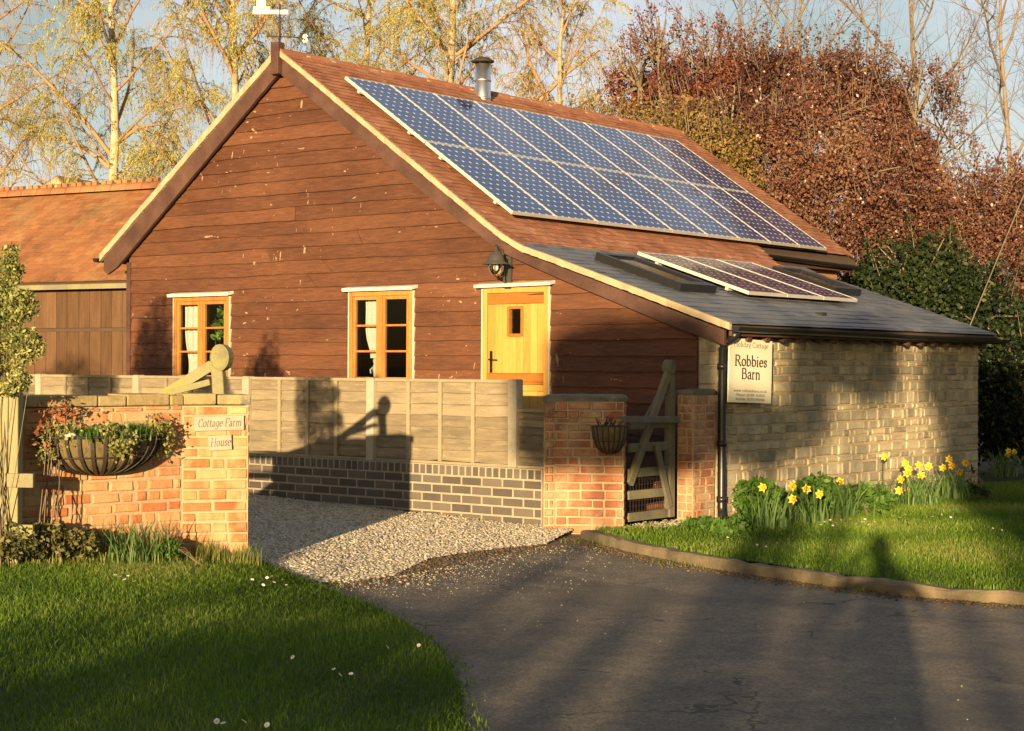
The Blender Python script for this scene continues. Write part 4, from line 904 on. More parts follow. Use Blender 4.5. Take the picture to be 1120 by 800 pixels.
# carved name plaques; letters are cut strokes drawn with a broad nib
GL = {
 'R': (.66, [[(.14, 0), (.14, .7)], [(.14, .7), (.36, .7), (.5, .62), (.5, .46), (.36, .37), (.14, .37)], [(.33, .37), (.6, 0)]], [(.04, .26, 0), (.04, .2, .7), (.52, .68, 0)]),
 'B': (.62, [[(.14, 0), (.14, .7)], [(.14, .7), (.36, .7), (.47, .62), (.47, .46), (.36, .38), (.14, .38)], [(.36, .38), (.52, .29), (.52, .1), (.38, 0), (.14, 0)]], [(.04, .2, 0), (.04, .2, .7)]),
 'H': (.74, [[(.14, 0), (.14, .7)], [(.6, 0), (.6, .7)], [(.14, .36), (.6, .36)]], [(.04, .24, 0), (.04, .24, .7), (.5, .7, 0), (.5, .7, .7)]),
 'C': (.64, [[(.56, .56), (.47, .67), (.34, .71), (.18, .63), (.1, .45), (.1, .25), (.18, .07), (.34, -.01), (.48, .04), (.57, .15)]], []),
 'F': (.54, [[(.14, 0), (.14, .7)], [(.14, .69), (.5, .69), (.5, .58)], [(.14, .37), (.38, .37)]], [(.04, .26, 0), (.04, .2, .7)]),
 'o': (.5, [[(.25, .46), (.12, .4), (.07, .23), (.12, .06), (.25, 0), (.38, .06), (.43, .23), (.38, .4), (.25, .46)]], []),
 'b': (.52, [[(.12, .02), (.12, .73)], [(.12, .36), (.26, .46), (.4, .4), (.45, .23), (.4, .06), (.26, 0), (.12, .06)]], [(.03, .14, .72)]),
 'd': (.54, [[(.4, 0), (.4, .73)], [(.4, .36), (.26, .46), (.12, .4), (.07, .23), (.12, .06), (.26, 0), (.4, .08)]], [(.3, .42, .72), (.4, .5, .0)]),
 'i': (.28, [[(.14, 0), (.14, .45)], [(.13, .62), (.15, .66)]], [(.04, .24, 0), (.04, .15, .44)]),
 'l': (.28, [[(.14, 0), (.14, .73)]], [(.04, .24, 0), (.04, .15, .72)]),
 'e': (.46, [[(.08, .26), (.4, .26), (.37, .4), (.25, .46), (.12, .4), (.07, .23), (.12, .06), (.25, 0), (.4, .09)]], []),
 's': (.4, [[(.32, .36), (.27, .44), (.18, .46), (.08, .38), (.12, .28), (.28, .2), (.33, .11), (.26, .02), (.16, 0), (.07, .1)]], []),
 'a': (.48, [[(.09, .36), (.16, .45), (.27, .45), (.34, .36), (.34, .06), (.42, .01)], [(.34, .27), (.18, .23), (.08, .14), (.12, .02), (.22, .0), (.34, .09)]], []),
 'r': (.38, [[(.12, 0), (.12, .45)], [(.12, .32), (.22, .44), (.34, .43)]], [(.03, .24, 0), (.03, .13, .44)]),
 'n': (.54, [[(.12, 0), (.12, .45)], [(.12, .34), (.24, .45), (.36, .43), (.41, .32), (.41, 0)]], [(.03, .22, 0), (.03, .13, .44), (.32, .51, 0)]),
 'm': (.82, [[(.12, 0), (.12, .45)], [(.12, .34), (.23, .45), (.33, .43), (.38, .32), (.38, 0)], [(.38, .34), (.5, .45), (.61, .43), (.67, .32), (.67, 0)]], [(.03, .2, 0), (.03, .13, .44), (.3, .46, 0), (.59, .76, 0)]),
 'u': (.54, [[(.12, .45), (.12, .12), (.18, .02), (.28, 0), (.41, .12)], [(.41, .45), (.41, 0)]], [(.03, .13, .44), (.32, .42, .44), (.41, .5, 0)]),
 't': (.34, [[(.15, .6), (.15, .1), (.2, .01), (.31, .04)], [(.04, .44), (.3, .44)]], []),
 'g': (.5, [[(.4, .44), (.4, -.1), (.32, -.2), (.18, -.21), (.08, -.14)], [(.4, .36), (.26, .46), (.12, .4), (.07, .25), (.12, .1), (.26, .04), (.4, .12)]], []),
 'y': (.48, [[(.07, .45), (.25, .03)], [(.42, .45), (.22, -.12), (.13, -.2), (.05, -.17)]], [(.0, .16, .44), (.34, .5, .44)]),
 'h': (.54, [[(.12, 0), (.12, .73)], [(.12, .34), (.24, .45), (.36, .43), (.41, .32), (.41, 0)]], [(.03, .22, 0), (.03, .13, .72), (.32, .51, 0)]),
 'w': (.7, [[(.07, .45), (.2, .02)], [(.2, .02), (.34, .44)], [(.34, .44), (.48, .02)], [(.48, .02), (.62, .45)]], [(.0, .15, .44), (.54, .7, .44)]),
 'k': (.52, [[(.12, 0), (.12, .73)], [(.4, .45), (.14, .2)], [(.2, .25), (.44, 0)]], [(.03, .22, 0), (.03, .13, .72), (.36, .52, 0)]),
 'c': (.42, [[(.37, .36), (.3, .45), (.22, .46), (.12, .4), (.07, .23), (.12, .06), (.25, 0), (.37, .09)]], []),
 'P': (.58, [[(.14, 0), (.14, .7)], [(.14, .7), (.36, .7), (.5, .62), (.5, .44), (.36, .35), (.14, .35)]], [(.04, .26, 0), (.04, .2, .7)]),
 'M': (.86, [[(.14, 0), (.14, .7)], [(.14, .7), (.42, .05)], [(.42, .05), (.7, .7)], [(.7, .7), (.7, 0)]], [(.04, .24, 0), (.6, .82, 0)]),
 '.': (.24, [[(.11, .0), (.13, .05)]], []), ':': (.24, [[(.11, .0), (.13, .05)], [(.11, .38), (.13, .43)]], []), ' ': (.3, [], []),
 '0': (.5, [[(.25, .66), (.12, .56), (.08, .33), (.12, .1), (.25, 0), (.38, .1), (.42, .33), (.38, .56), (.25, .66)]], []), '1': (.36, [[(.18, 0), (.18, .66)]], [(.08, .28, 0), (.06, .18, .6)]),
 '7': (.46, [[(.06, .65), (.42, .65), (.18, 0)]], []), '8': (.48, [[(.24, .36), (.12, .44), (.12, .58), (.24, .66), (.36, .58), (.36, .44), (.24, .36), (.09, .24), (.1, .08), (.24, 0), (.38, .08), (.39, .24), (.24, .36)]], []),
 '9': (.48, [[(.14, .02), (.3, .12), (.4, .4), (.36, .6), (.24, .66), (.1, .56), (.1, .4), (.24, .3), (.38, .4)]], []), '2': (.46, [[(.08, .52), (.16, .64), (.28, .65), (.37, .54), (.34, .4), (.08, .02), (.4, .02)]], []),
 '4': (.48, [[(.32, 0), (.32, .66), (.06, .2), (.42, .2)]], []), '3': (.44, [[(.08, .58), (.2, .66), (.34, .58), (.32, .42), (.2, .36), (.35, .28), (.36, .1), (.2, 0), (.06, .08)]], []),
 '6': (.48, [[(.38, .62), (.22, .56), (.1, .34), (.1, .12), (.22, 0), (.36, .08), (.38, .24), (.26, .36), (.11, .26)]], []), '5': (.44, [[(.36, .65), (.12, .65), (.1, .4), (.26, .42), (.36, .3), (.34, .1), (.2, 0), (.06, .06)]], []),
 'S': (.54, [[(.44, .56), (.36, .68), (.2, .7), (.1, .58), (.14, .44), (.38, .3), (.45, .16), (.36, .02), (.18, 0), (.07, .14)]], []),
 'N': (.74, [[(.14, 0), (.14, .7)], [(.14, .7), (.6, .0)], [(.6, 0), (.6, .7)]], [(.04, .24, 0), (.5, .7, .7)]),
}
def lettering(b, text, O, U, V, N, size, thick=.12, thin=.05, width=None, slant=0, center=True, squash=1, m=0):
    """nib-drawn letters on the plane through O spanned by U (right) and V (up); size = em height"""
    tot = sum(GL[c][0] for c in text); sx = size * squash
    if width: sx = width / tot
    x = -tot / 2 if center else 0; k = 0
    O, U, V, N = map(Vector, (O, U, V, N))
    def P(px_, py_, h): return O + U * ((px_ + slant * py_) * sx) + V * (py_ * size) + N * h
    for ch in text:
        w, strokes, ser = GL[ch]
        for st_ in strokes:
            for (a, c) in zip(st_[:-1], st_[1:]):
                dx, dy = c[0] - a[0], c[1] - a[1]; l = math.hypot(dx, dy) or 1e-6; ux, uy = dx / l, dy / l
                t = thin + (thick - thin) * abs(uy * .95 - ux * .28) ** 1.3; t = min(t, thick) / 2; e = t * .55
                nx, ny = -uy * t, ux * t; h = .0012 + .00013 * (k % 17); k += 1
                q = [(a[0] - ux * e + nx, a[1] - uy * e + ny), (a[0] - ux * e - nx, a[1] - uy * e - ny), (c[0] + ux * e - nx, c[1] + uy * e - ny), (c[0] + ux * e + nx, c[1] + uy * e + ny)]
                b.add([P(x + p[0], p[1], h) for p in q], [(0, 1, 2, 3)], .5, m)
        for (xa, xb, y) in ser:
            h = .0012 + .00013 * (k % 17); k += 1; b.add([P(x + xa, y - thin * .5, h), P(x + xb, y - thin * .5, h), P(x + xb, y + thin * .5, h), P(x + xa, y + thin * .5, h)], [(0, 1, 2, 3)], .5, m)
        x += w
def onwall(px, py, P, N, h=0):
    d = ray(px, py); P = P + N * h; return CAM + d * ((P - CAM).dot(N) / d.dot(N))
for (txt, px0, py0, px1, py1, lab) in (('Cottage Farm', 212.5, 456, 267, 472, 'longer carved stone name plaque reading Cottage Farm on the brick wall'), ('House', 228, 477, 253.5, 493.5, 'short carved stone plaque reading House below the longer plaque')):
    a, c = onwall(px0, (py0 + py1) / 2, V3(LWM), N1, .03), onwall(px1, (py0 + py1) / 2 - 1.5, V3(LWM), N1, .03); ct = (a + c) / 2; W_ = (c - a).length; U = (c - a).normalized()
    dd = (ct - CAM).dot(FW); H_ = (py1 - py0) / F_PX * dd; V = N1.cross(U); V = Vector((0, 0, 1)) - U * U.z; V.normalize()
    o = thing('name_plaque', lab, 'name plaque', ct - N1 * .03)
    q = MB(); q.obox(ct - N1 * .012, U * W_ / 2, V * H_ / 2, N1 * .016, .5); q.build('slab', M['plaque'], o, bevel=.004)
    q = MB(); lettering(q, txt, ct + N1 * .0045 - V * H_ * .22, U, V, N1, H_ * .78, .085, .035, W_ * .88, .28); q.build('lettering', M['carved'], o)

# ------------------------------------------------------------------ piers
def pier(name, lab, O, T, w, d, h, cap_h, over, mat, recess=None):
    T = Vector(T).normalized(); N = Vector((T.y, -T.x, 0)); o = thing(name, lab, 'brick pier', O); O = Vector(O); b = MB(); ln = lambda: rnd.choice([.225, .225, .112]) * rnd.uniform(.95, 1.05)
    masonry(b, O, T, N, w, h, lambda: rnd.uniform(.076, .084), ln, .012, .009, .004, backing=False); masonry(b, O + T * w, -N, T, d, h, .08, ln, .012, .009, .004, backing=False)
    masonry(b, O - N * d, N, -T, d, h, .08, ln, .012, .009, .004, backing=False); masonry(b, O + T * w - N * d, -T, -N, w, h, .08, ln, .012, .009, .004, backing=False)
    if recess:   # raised strip and head forming a shallow panel
        masonry(b, O + N * .012, T, N, recess, h, .08, .1, .012, .018, .003, backing=True); masonry(b, O + Vector((0, 0, h - .165)) + N * .012, T, N, w, .165, .0825, ln, .012, .018, .003, backing=True)
    b.prism([O, O + T * w, O + T * w - N * d, O - N * d], (0, 0, h - .002), .5, 1)
    b.build('brickwork', [mat, M['mortar']], o)
    c = MB(); ct = O + T * w / 2 - N * d / 2
    rows = []
    for (e, z) in ((over, h), (over + .006, h + cap_h * .6), (over - .012, h + cap_h * .92), (over - .06, h + cap_h * 1.05), (0.02 - min(w, d) / 2, h + cap_h * 1.12)):
        r_ = []
        for (sx, sy) in ((-1, 1), (1, 1), (1, -1), (-1, -1)):
            for t in range(5):
                nx, ny = ((1, 1), (1, -1), (-1, -1), (-1, 1))[((-1, 1), (1, 1), (1, -1), (-1, -1)).index((sx, sy))]
                f = t / 5; s0 = (sx, sy); s1 = (nx, ny); s_ = (s0[0] + (s1[0] - s0[0]) * f, s0[1] + (s1[1] - s0[1]) * f)
                q = ct + T * (s_[0] * (w / 2 + e)) + N * (s_[1] * (d / 2 + e)); r_.append((q.x + rnd.uniform(-.004, .004), q.y + rnd.uniform(-.004, .004), z + rnd.uniform(-.005, .005)))
        rows.append(r_)
    c.grid(rows, .5, 0, True, True); c.add(rows[0], [tuple(range(len(rows[0])))[::-1]]); c.add(rows[-1], [tuple(range(len(rows[-1])))])
    c.build('cap', M['greycap'], o); return o
PT = Vector((math.cos(R(32)), math.sin(R(32)), 0)); PO = at(595, 500, y=-1.93); PO.z = 0
PW = solve(lambda s: px_of(PO + PT * s + Vector((0, 0, .6)))[0], 682, .3, 1.5)
pier('gate_pier', 'weathered brick gate pier with a grey stone cap, beside the gravel', PO, PT, PW, .36, 1.245, .06, .012, M['brickdk'], .1)
P2 = at(741, 500, y=-.46); P2.z = 0; w2 = solve(lambda s: px_of(P2 + Vector((s, 0, .6)))[0], 758, .1, 1)
pier('gate_pier', 'red brick gate pier with mossy cap standing against the barn beside the black downpipe', P2, (1, 0, 0), w2, .40, 1.30, .05, .012, M['brickdk'])

# ------------------------------------------------------------------ gates
def gate(lab, H, dirv, length, head, zb, zrails, near, hz=1.48, flip=1, mesh=True, stile=True, mat='oldwood', hr=.082, hw=1.0):
    """field gate with a raised curved heel; H hinge foot, dirv unit vector to the free end"""
    H = Vector(H); d = Vector(dirv).normalized(); Z = Vector((0, 0, 1)); n = Vector((-d.y, d.x, 0)) * flip; o = thing('gate', lab, 'gate', H)
    P = lambda a, z, c=0: H + d * a + Z * z + n * c
    # heel: tapering post curving over to a rounded head
    ax = [(.0, zb, .055), (.0, .6, .055), (.0, 1.0, .053), (-.005, hz - .25, .05), (.005, hz - .1, .05), (.03, hz, .052)]
    b = MB(); rows = []
    for (a, z, w) in [(a_, z_, w_ * hw) for a_, z_, w_ in ax]: rows.append([P(a - w, z, -.036), P(a + w, z, -.036), P(a + w, z, .036), P(a - w, z, .036)])
    b.grid(rows, .5, 0, False, True); b.add(rows[0], [(3, 2, 1, 0)]); b.add(rows[-1], [(0, 1, 2, 3)]); b.build('heel', M[mat], o, bevel=.01)
    b = MB(); c = P(head, hz + .03)
    rows = []
    for k in range(15):
        a = 2 * math.pi * k / 14
    prof = [(d * (math.cos(t) * hr) + Z * (math.sin(t) * hr * 1.28)) for t in [2 * math.pi * k / 16 for k in range(16)]]
    rows = [[c + p * .8 - n * .052 for p in prof], [c + p - n * .042 for p in prof], [c + p + n * .042 for p in prof], [c + p * .8 + n * .052 for p in prof]]
    b.grid(rows, .6, 0, False, True); b.add(rows[0], [tuple(range(16))[::-1]]); b.add(rows[-1], [tuple(range(16))]); b.build('head', M[mat], o)
    b = MB(); b.beam(P(.07, hz - .03, -.02), P(length * (1.0 if not stile else .86), zb + .36, -.02), .045, .085, n.cross(d), .7); b.build('strap_brace', M[mat], o, bevel=.006)
    b = MB(); b.beam(P(.06, hz - .16, .035), P(length * .55, zrails[0] + .02, .035), .03, .05, n.cross(d), .4); b.build('strap_brace', M[mat], o, bevel=.005)
    b = MB(); b.beam(P(.06, zb + .1, -.045), P(length * .42, zrails[0] - .2, -.045), .03, .075, n.cross(d), .6); b.build('under_brace', M[mat], o, bevel=.005)
    for z in zrails:
        b = MB(); b.beam(P(.05, z, .0), P(length, z + near, .0), .03, .085, (0, 0, 1), rnd.random()); b.build('rail', M[mat], o, bevel=.005)
    if stile: b = MB(); b.beam(P(length, zb, 0), P(length, zrails[0] + .12, 0), .07, .075, d, .5); b.build('head_stile', M[mat], o, bevel=.006)
    if mesh:
        b = MB(); k = .10
        while k < length - .05: b.tube([P(k, zb + .02, .02), P(k, zrails[0] - .02, .02)], .0032, 3, cap=False); k += .05
        z = zb + .04
        while z < zrails[0] - .03: b.tube([P(.06, z, .02), P(length, z, .02)], .0032, 3, cap=False); z += .05
        b.build('wire_mesh', M['iron'], o)
    return o
dv = FW + RT * ((733 - 560) / F_PX); H2 = CAM + dv * 16.75; H2.z = 0
gate('grey timber wicket gate with a tall slanting brace between the two brick piers', H2, (.0, -1, 0), .72, .02, .1, [1.02, .80, .56, .35, .14], 0.0, 1.54, flip=-1, mesh=True, stile=False, mat='greywood', hr=.058, hw=.86)
lk = MB(); c0 = at(681, 459, d=15.6); c1 = at(741, 459, d=16.7); 
lb = thing('latch_beam', 'dark horizontal beam bridging the narrow gate gap beside the hanging basket', 'beam', c0)
lk.beam(c0, c1, .06, .062); lk.build('beam', M['greywood'], lb, bevel=.005)
HL = CAM + (FW + RT * ((240 - 560) / F_PX)) * 13.25; HL.z = 0
gate('mossy pale timber gate head and sloping brace rising behind the entrance wall', HL, (-.93, -.37, 0), 2.3, -.02, .12, [1.12, .9, .66, .42, .2], 0, 1.60)

# rail fence at the left edge
rl_ = thing('rail_fence', 'pale green post and rail fence at the left edge before the brick wall', 'rail fence', (LWL.x, LWL.y, 0))
dl = 11.55 ; pc = CAM + (FW + RT * ((6 - 560) / F_PX)) * dl; pc.z = 0; rdir = (RT * -.985 - FW * .17).normalized()
b = MB(); b.obox(pc + Vector((0, 0, .70)), RT * .105, FW * .06, (0, 0, .68), .6); b.build('post', M['postwood'], rl_, bevel=.008)
b = MB(); b.obox(pc - RT * 2.2 + FW * .5 + Vector((0, 0, .6)), RT * .09, FW * .06, (0, 0, .58), .4); b.build('post', M['postwood'], rl_, bevel=.008)
for (py, e) in ((527.5, .5), (583, .2)):
    zc = 1.58 + (400 - py) / F_PX * dl; b = MB(); s = (CAM + (FW + RT * ((38 - 560) / F_PX)) * (dl - .09)); s.z = zc
    b.beam(s, s - RT * 2.6 + FW * .42, .04, .095, (0, 0, 1), rnd.random()); b.build('rail', M['oldwood'], rl_, bevel=.005)

# ------------------------------------------------------------------ sign on the stone wall
XS = 6.355; tl, br = at(797.5, 370, x=XS), at(844, 441, x=XS); ctr = Vector((XS, (tl.y + br.y) / 2, (tl.z + br.z) / 2)); W_ = br.y - tl.y; H_ = tl.z - br.z - .012
sg = thing('hanging_sign', 'cream painted house sign hung under the eaves of the stone wall', 'sign', (XS, ctr.y, tl.z))
U = Vector((0, 1, -.032)).normalized(); N = Vector((1, 0, 0)); V = N.cross(U)
b = MB(); b.obox(ctr - N * .008, U * W_ / 2, V * H_ / 2, N * .008, .5); b.build('board', M['signface'], sg, bevel=.003)
b = MB()
for (t, v, sz_, wd, tk) in (('Holiday Cottage', .37, .075, .80, .085), ('Robbies', .075, .150, .76, .135), ('Barn', -.125, .150, .44, .135), ('www.robbiesbarn.co.uk', -.33, .036, .78, .10), ('Phone: 01789 762836', -.395, .036, .68, .10), ('Mobile: 07773 090486', -.462, .036, .68, .10)):
    lettering(b, t, ctr + V * (v * H_), U, V, N, sz_, tk, tk * .42, W_ * wd)
b.build('lettering', M['ink'], sg)
for s in (-.3, .3):
    b = MB(); p = ctr + U * W_ * s + V * H_ / 2; b.tube([p + V * -.02, p + V * .015 + U * .02, p + V * .03, p + V * .02 - U * .03, p + V * .07 - U * .02], .004, 6); b.build('hook', M['alu'], sg)

# ------------------------------------------------------------------ wall lantern
ln_ = thing('wall_lantern', 'dark metal dome lantern on a curved bracket above the barn door', 'lantern', (3.4, -.05, 2.7))
lh = lambda C_, prof, n: b.lathe(C_, [(r * .78, z * .85) for r, z in prof], n)
c = at(542.5, 290, y=-.30); wx = at(556.5, 300, y=-.04).x
b = MB(); b.box(wx - .045, wx + .045, -.06, -.036, 2.42, 2.78, .4)
b.tube([(wx, -.06, 2.46), (wx, -.12, 2.50), (wx, -.13, 2.62), (wx, -.13, 2.75), (wx, -.16, 2.84), (wx - .02, -.24, 2.885), (c.x, -.30, c.z + .17)], .014, 8); b.tube([(wx, -.06, 2.74), (wx, -.13, 2.74)], .010, 8); b.build('bracket', M['lamp'], ln_)
b = MB(); lh((c.x, -.30, c.z), [(.001, .20), (.02, .195), (.03, .165), (.07, .15), (.105, .11), (.122, .06), (.13, .045), (.195, .012), (.195, .004), (.12, .032), (.001, .04)], 24); b.build('shade', M['lamp'], ln_)
b = MB(); lh((c.x, -.30, c.z), [(.098, .03), (.10, -.02), (.09, -.07), (.06, -.115), (.02, -.135), (.001, -.14)], 20); b.build('glass', M['glass'], ln_)
b = MB(); lh((c.x, -.30, c.z), [(.001, .02), (.035, .015), (.036, -.05), (.02, -.075), (.001, -.08)], 14); b.build('bulb', M['bulb'], ln_)
b = MB(); 
for k in range(4):
    a = k * math.pi / 2 + .5; b.tube([(c.x + math.cos(a) * r_ * .78, -.30 + math.sin(a) * r_ * .78, c.z + z * .85) for r_, z in ((.104, .03), (.107, -.02), (.096, -.075), (.065, -.122), (.0, -.148))], .005, 5)
b.build('cage', M['lamp'], ln_)

# ------------------------------------------------------------------ weather vane
wv = thing('weather_vane', 'weather vane with a white pointer and a white letter S above the gable peak', 'weather vane', (0, -.14, 5.5))
z = lambda py: 1.58 + (400 - py) / F_PX * 21.0
b = MB(); vx = at(306, 40, y=-.14).x; b.tube([(vx, -.14, 5.45), (vx, -.14, z(9))], .011, 8); b.build('rod', M['iron'], wv)
za = z(44); ad = RT * .98 + FW * .2; ad.z = 0; bd = Vector((-ad.y, ad.x, 0)); c = Vector((vx, -.14, za))
b = MB(); b.tube([c - ad * .16, c + ad * .24], .007, 6); b.tube([c - bd * .2, c + bd * .2], .007, 6); b.build('arms', M['iron'], wv)
def letter(ch, p, sz_, mat, U):
    q = MB(); N_ = Vector((U.y, -U.x, 0)); lettering(q, ch, p + Vector((0, 0, -.05)), U, (0, 0, 1), N_, sz_, .2, .15); lettering(q, ch, p + Vector((0, 0, -.05)), U, (0, 0, 1), -N_, sz_, .2, .15); q.build('letter', mat, wv)
letter('S', c + ad * .31, .12, M['vane'], RT); letter('N', c - ad * .12 + Vector((0, 0, .03)), .10, M['iron'], RT)
zt = z(17.5); p0 = Vector((at(277, 18, y=-.14).x, -.14, zt)); p1 = Vector((at(314, 18, y=-.14).x, -.14, zt))
b = MB(); dd = RT * 1.0; c = Vector((vx, -.14, zt)); b.obox(c - dd * .115, dd * .215, FW * .008, (0, 0, .026), .6)
for (a0, a1, z0, z1) in ((-.285, -.175, .02, .42), (-.32, -.12, .02, .07), (-.27, -.16, .3, .46)):
    b.obox(c + dd * (a0 + a1) / 2 + Vector((0, 0, (z0 + z1) / 2)), dd * (a1 - a0) / 2, FW * .0075, (0, 0, (z1 - z0) / 2), .6)
b.prism([c + dd * -.33 + Vector((0, 0, .0)) - FW * .007, c + dd * -.175 + Vector((0, 0, .02)) - FW * .007, c + dd * -.175 + Vector((0, 0, .16)) - FW * .007], FW * .014, .6)
b.build('pointer', M['vane'], wv)
# ------------------------------------------------------------------ leaves and trees
def leafgeo(C, size, elong=1.7, flat=0.0, dirs=None):
    """n diamond leaves of 4 verts, random orientation"""
    n = len(C); a = RG.normal(size=(n, 3)) if dirs is None else dirs + RG.normal(0, .35, (n, 3)); a[:, 2] *= (1 - flat); a /= np.linalg.norm(a, axis=1)[:, None] + 1e-9
    b = RG.normal(size=(n, 3)); b -= a * (a * b).sum(1)[:, None]; b /= np.linalg.norm(b, axis=1)[:, None] + 1e-9
    s = np.asarray(size)[:, None] * np.ones((n, 1)); nn = np.cross(a, b)
    V = np.stack([C - a * s * elong * .5, C + b * s * .5 + nn * s * .12, C + a * s * elong * .5, C - b * s * .5 + nn * s * .12], 1)
    F = (np.arange(n) * 4)[:, None] + np.array([0, 1, 2, 3])
    return V.reshape(-1, 3), F
def leafmesh(name, C, size, mat, parent, tone, elong=1.7, dirs=None):
    V, F = leafgeo(C, size, elong, dirs=dirs); return npmesh(name, V, F, mat, parent, tone=tone)
def clump(C, f=1.0, seed=0):
    r = np.random.default_rng(seed); v = np.zeros(len(C))
    for k in range(5):
        d = r.normal(size=3) * f * (1 + .8 * k); v += np.sin(C @ d + r.uniform(0, 6)) / (1 + .5 * k)
    return v / 2.2
RTn, FWn = np.array(RT), np.array(FW); FHn = np.array([FW.x, FW.y, 0]); FHn /= np.linalg.norm(FHn); RHn = np.array([RT.x, RT.y, 0]); RHn /= np.linalg.norm(RHn)
def blob(px, py, d, rx, ry, rd=None):
    """ellipsoid seen around a photo pixel at depth d, radii in pixels (depth radius in metres)"""
    return np.array(at(px, py, d=d)), rx * d / F_PX, ry * d / F_PX, (rd or rx * d / F_PX)
def inblobs(bl, n, seed, shell=.45, gap=.25, f=1.3, power=2.0):
    r = np.random.default_rng(seed); out = []; vol = np.array([b[1] * b[2] * b[3] for b in bl]) ** .72; cnt = (vol / vol.sum() * n).astype(int)
    for b, c in zip(bl, cnt):
        m = int(c * 2.6); u = r.normal(size=(m, 3)); u /= (np.abs(u) ** power).sum(1)[:, None] ** (1 / power)
        rad = r.uniform(shell ** 2.4, 1.0, m) ** (1 / 2.4); rad = rad * (1 + .16 * clump(u * 2.2, 1.4, seed + 3)) 
        P = b[0] + (u[:, :1] * rad[:, None]) * b[1] * RHn + (u[:, 1:2] * rad[:, None]) * b[3] * FHn + (u[:, 2:] * rad[:, None]) * b[2] * np.array([0, 0, 1.])
        k = clump(P, f, seed + 9) > -.55 + gap; P = P[k][:c]; out.append(P)
    P = np.concatenate(out); return P[P[:, 2] > .02]
class Tree:
    def __init__(s, seed): s.b = MB(); s.rg = random.Random(seed); s.tw = []
    def grow(s, p, d, L, r, lv, P):
        g = s.rg; n = P['seg'][lv]; pts = [Vector(p)]; dd = Vector(d).normalized(); rad = [r]
        for i in range(n):
            w = P['wob'][lv]; dd = (dd + Vector((g.gauss(0, w), g.gauss(0, w), g.gauss(0, w))) + Vector((0, 0, P['trop'][lv] * (1 + (i / n if P['trop'][lv] < 0 else 0))))).normalized()
            pts.append(pts[-1] + dd * (L / n)); rad.append(r * (1 - (i + 1) / n * P['taper'][lv]))
        s.finish(pts, rad, L, lv, P)
    def finish(s, pts, rad, L, lv, P):
        g = s.rg; s.b.tube(pts, rad, P['sides'][lv], g.random(), 0 if lv < P.get('twiglv', 9) else 1, cap=lv < 1)
        if lv >= P['leaflv']: s.tw.append([tuple(q) for q in pts])
        if lv + 1 >= len(P['n']): return
        for k in range(P['n'][lv]):
            t = P['t0'][lv] + (1 - P['t0'][lv]) * (k + g.random()) / P['n'][lv]; i = min(int(t * (len(pts) - 1)), len(pts) - 2); f = t * (len(pts) - 1) - i
            q = pts[i].lerp(pts[i + 1], f); ax = (pts[i + 1] - pts[i]).normalized(); side = ax.orthogonal(); side.rotate(Quaternion(ax, g.uniform(0, 6.28) if lv else k * 2.4 + g.uniform(-.4, .4)))
            a = R(P['ang'][lv] + g.uniform(-12, 12)); nd = ax * math.cos(a) + side.normalized() * math.sin(a)
            l = L * P['len'][lv] * g.uniform(.65, 1.15) * (1.15 - .75 * t if lv == 0 else 1 - .4 * t); rr = min(rad[i] * .75, P['r'][lv] * g.uniform(.7, 1.2))
            s.grow(q, nd, l, rr, lv + 1, P)
    def twigpts(s, per, seed, spread=.03):
        r = np.random.default_rng(seed); T = [np.array(t) for t in s.tw]; out, dr = [], []
        for t in T:
            u = r.uniform(.1, len(t) - 1.001, per); i = u.astype(int); f = (u - i)[:, None]; out.append(t[i] * (1 - f) + t[i + 1] * f); dr.append(t[i + 1] - t[i])
        P = np.concatenate(out); D = np.concatenate(dr); D /= np.linalg.norm(D, axis=1)[:, None] + 1e-9; return P + r.normal(0, spread, P.shape), D
BIRCH = dict(n=[28, 11, 10, 0], seg=[9, 7, 6, 6], wob=[.035, .08, .10, .06], trop=[.02, .03, -.13, -.42], taper=[.85, .85, .8, .7], sides=[8, 6, 4, 3], t0=[.16, .25, .15], ang=[46, 50, 55], len=[.32, .42, .9], r=[.042, .014, .006], leaflv=2, twiglv=1)
BARE = dict(n=[16, 11, 10, 0], seg=[8, 7, 6, 5], wob=[.05, .10, .13, .12], trop=[.03, .07, .06, .04], taper=[.8, .85, .8, .7], sides=[8, 6, 4, 3], t0=[.22, .2, .15], ang=[38, 44, 46], len=[.45, .46, .48], r=[.034, .013, .0065], leaflv=9, twiglv=2)
def birch(label, px, d, height, lean, seed, limbs=(), r0=.15, per=34, dens=1.1):
    base = CAM + (FW + RT * ((px - 560) / F_PX)) * d; base.z = -.05
    o = thing('birch_tree', label, 'tree', base, 'birch trees behind the barn'); T = Tree(seed); g = T.rg
    pts = [base + Vector((0, 0, height * i / 10)) + RT * (lean * (i / 10) ** 1.4 + g.uniform(-.05, .05)) + FW * g.uniform(-.08, .08) for i in range(11)]
    rad = [r0 * (1 - .88 * i / 10) for i in range(11)]; T.finish(pts, rad, height, 0, BIRCH)
    for L in limbs:
        q = [Vector(at(a, b, d=d + e)) for a, b, e in L]; T.finish(q, [.055 * (1 - .8 * i / len(q)) for i in range(len(q))], 4.5, 1, BIRCH)
    T.b.build('trunk', [M['birchbark'], M['birchtwig']], o)
    P, D = T.twigpts(per, seed, .022); k = np.random.default_rng(seed).random(len(P)) < np.clip(.55 + .5 * clump(P, .8, seed), .12, 1) * dens; P, D = P[k], D[k]; D[:, 2] -= .5
    tone = np.clip(.5 + .25 * clump(P, 1.1, seed + 1) + RG.normal(0, .2, len(P)), 0, 1)
    leafmesh('crown', P, RG.uniform(.011, .022, len(P)), M['birchleaf'], o, tone, 3.2, D); return o
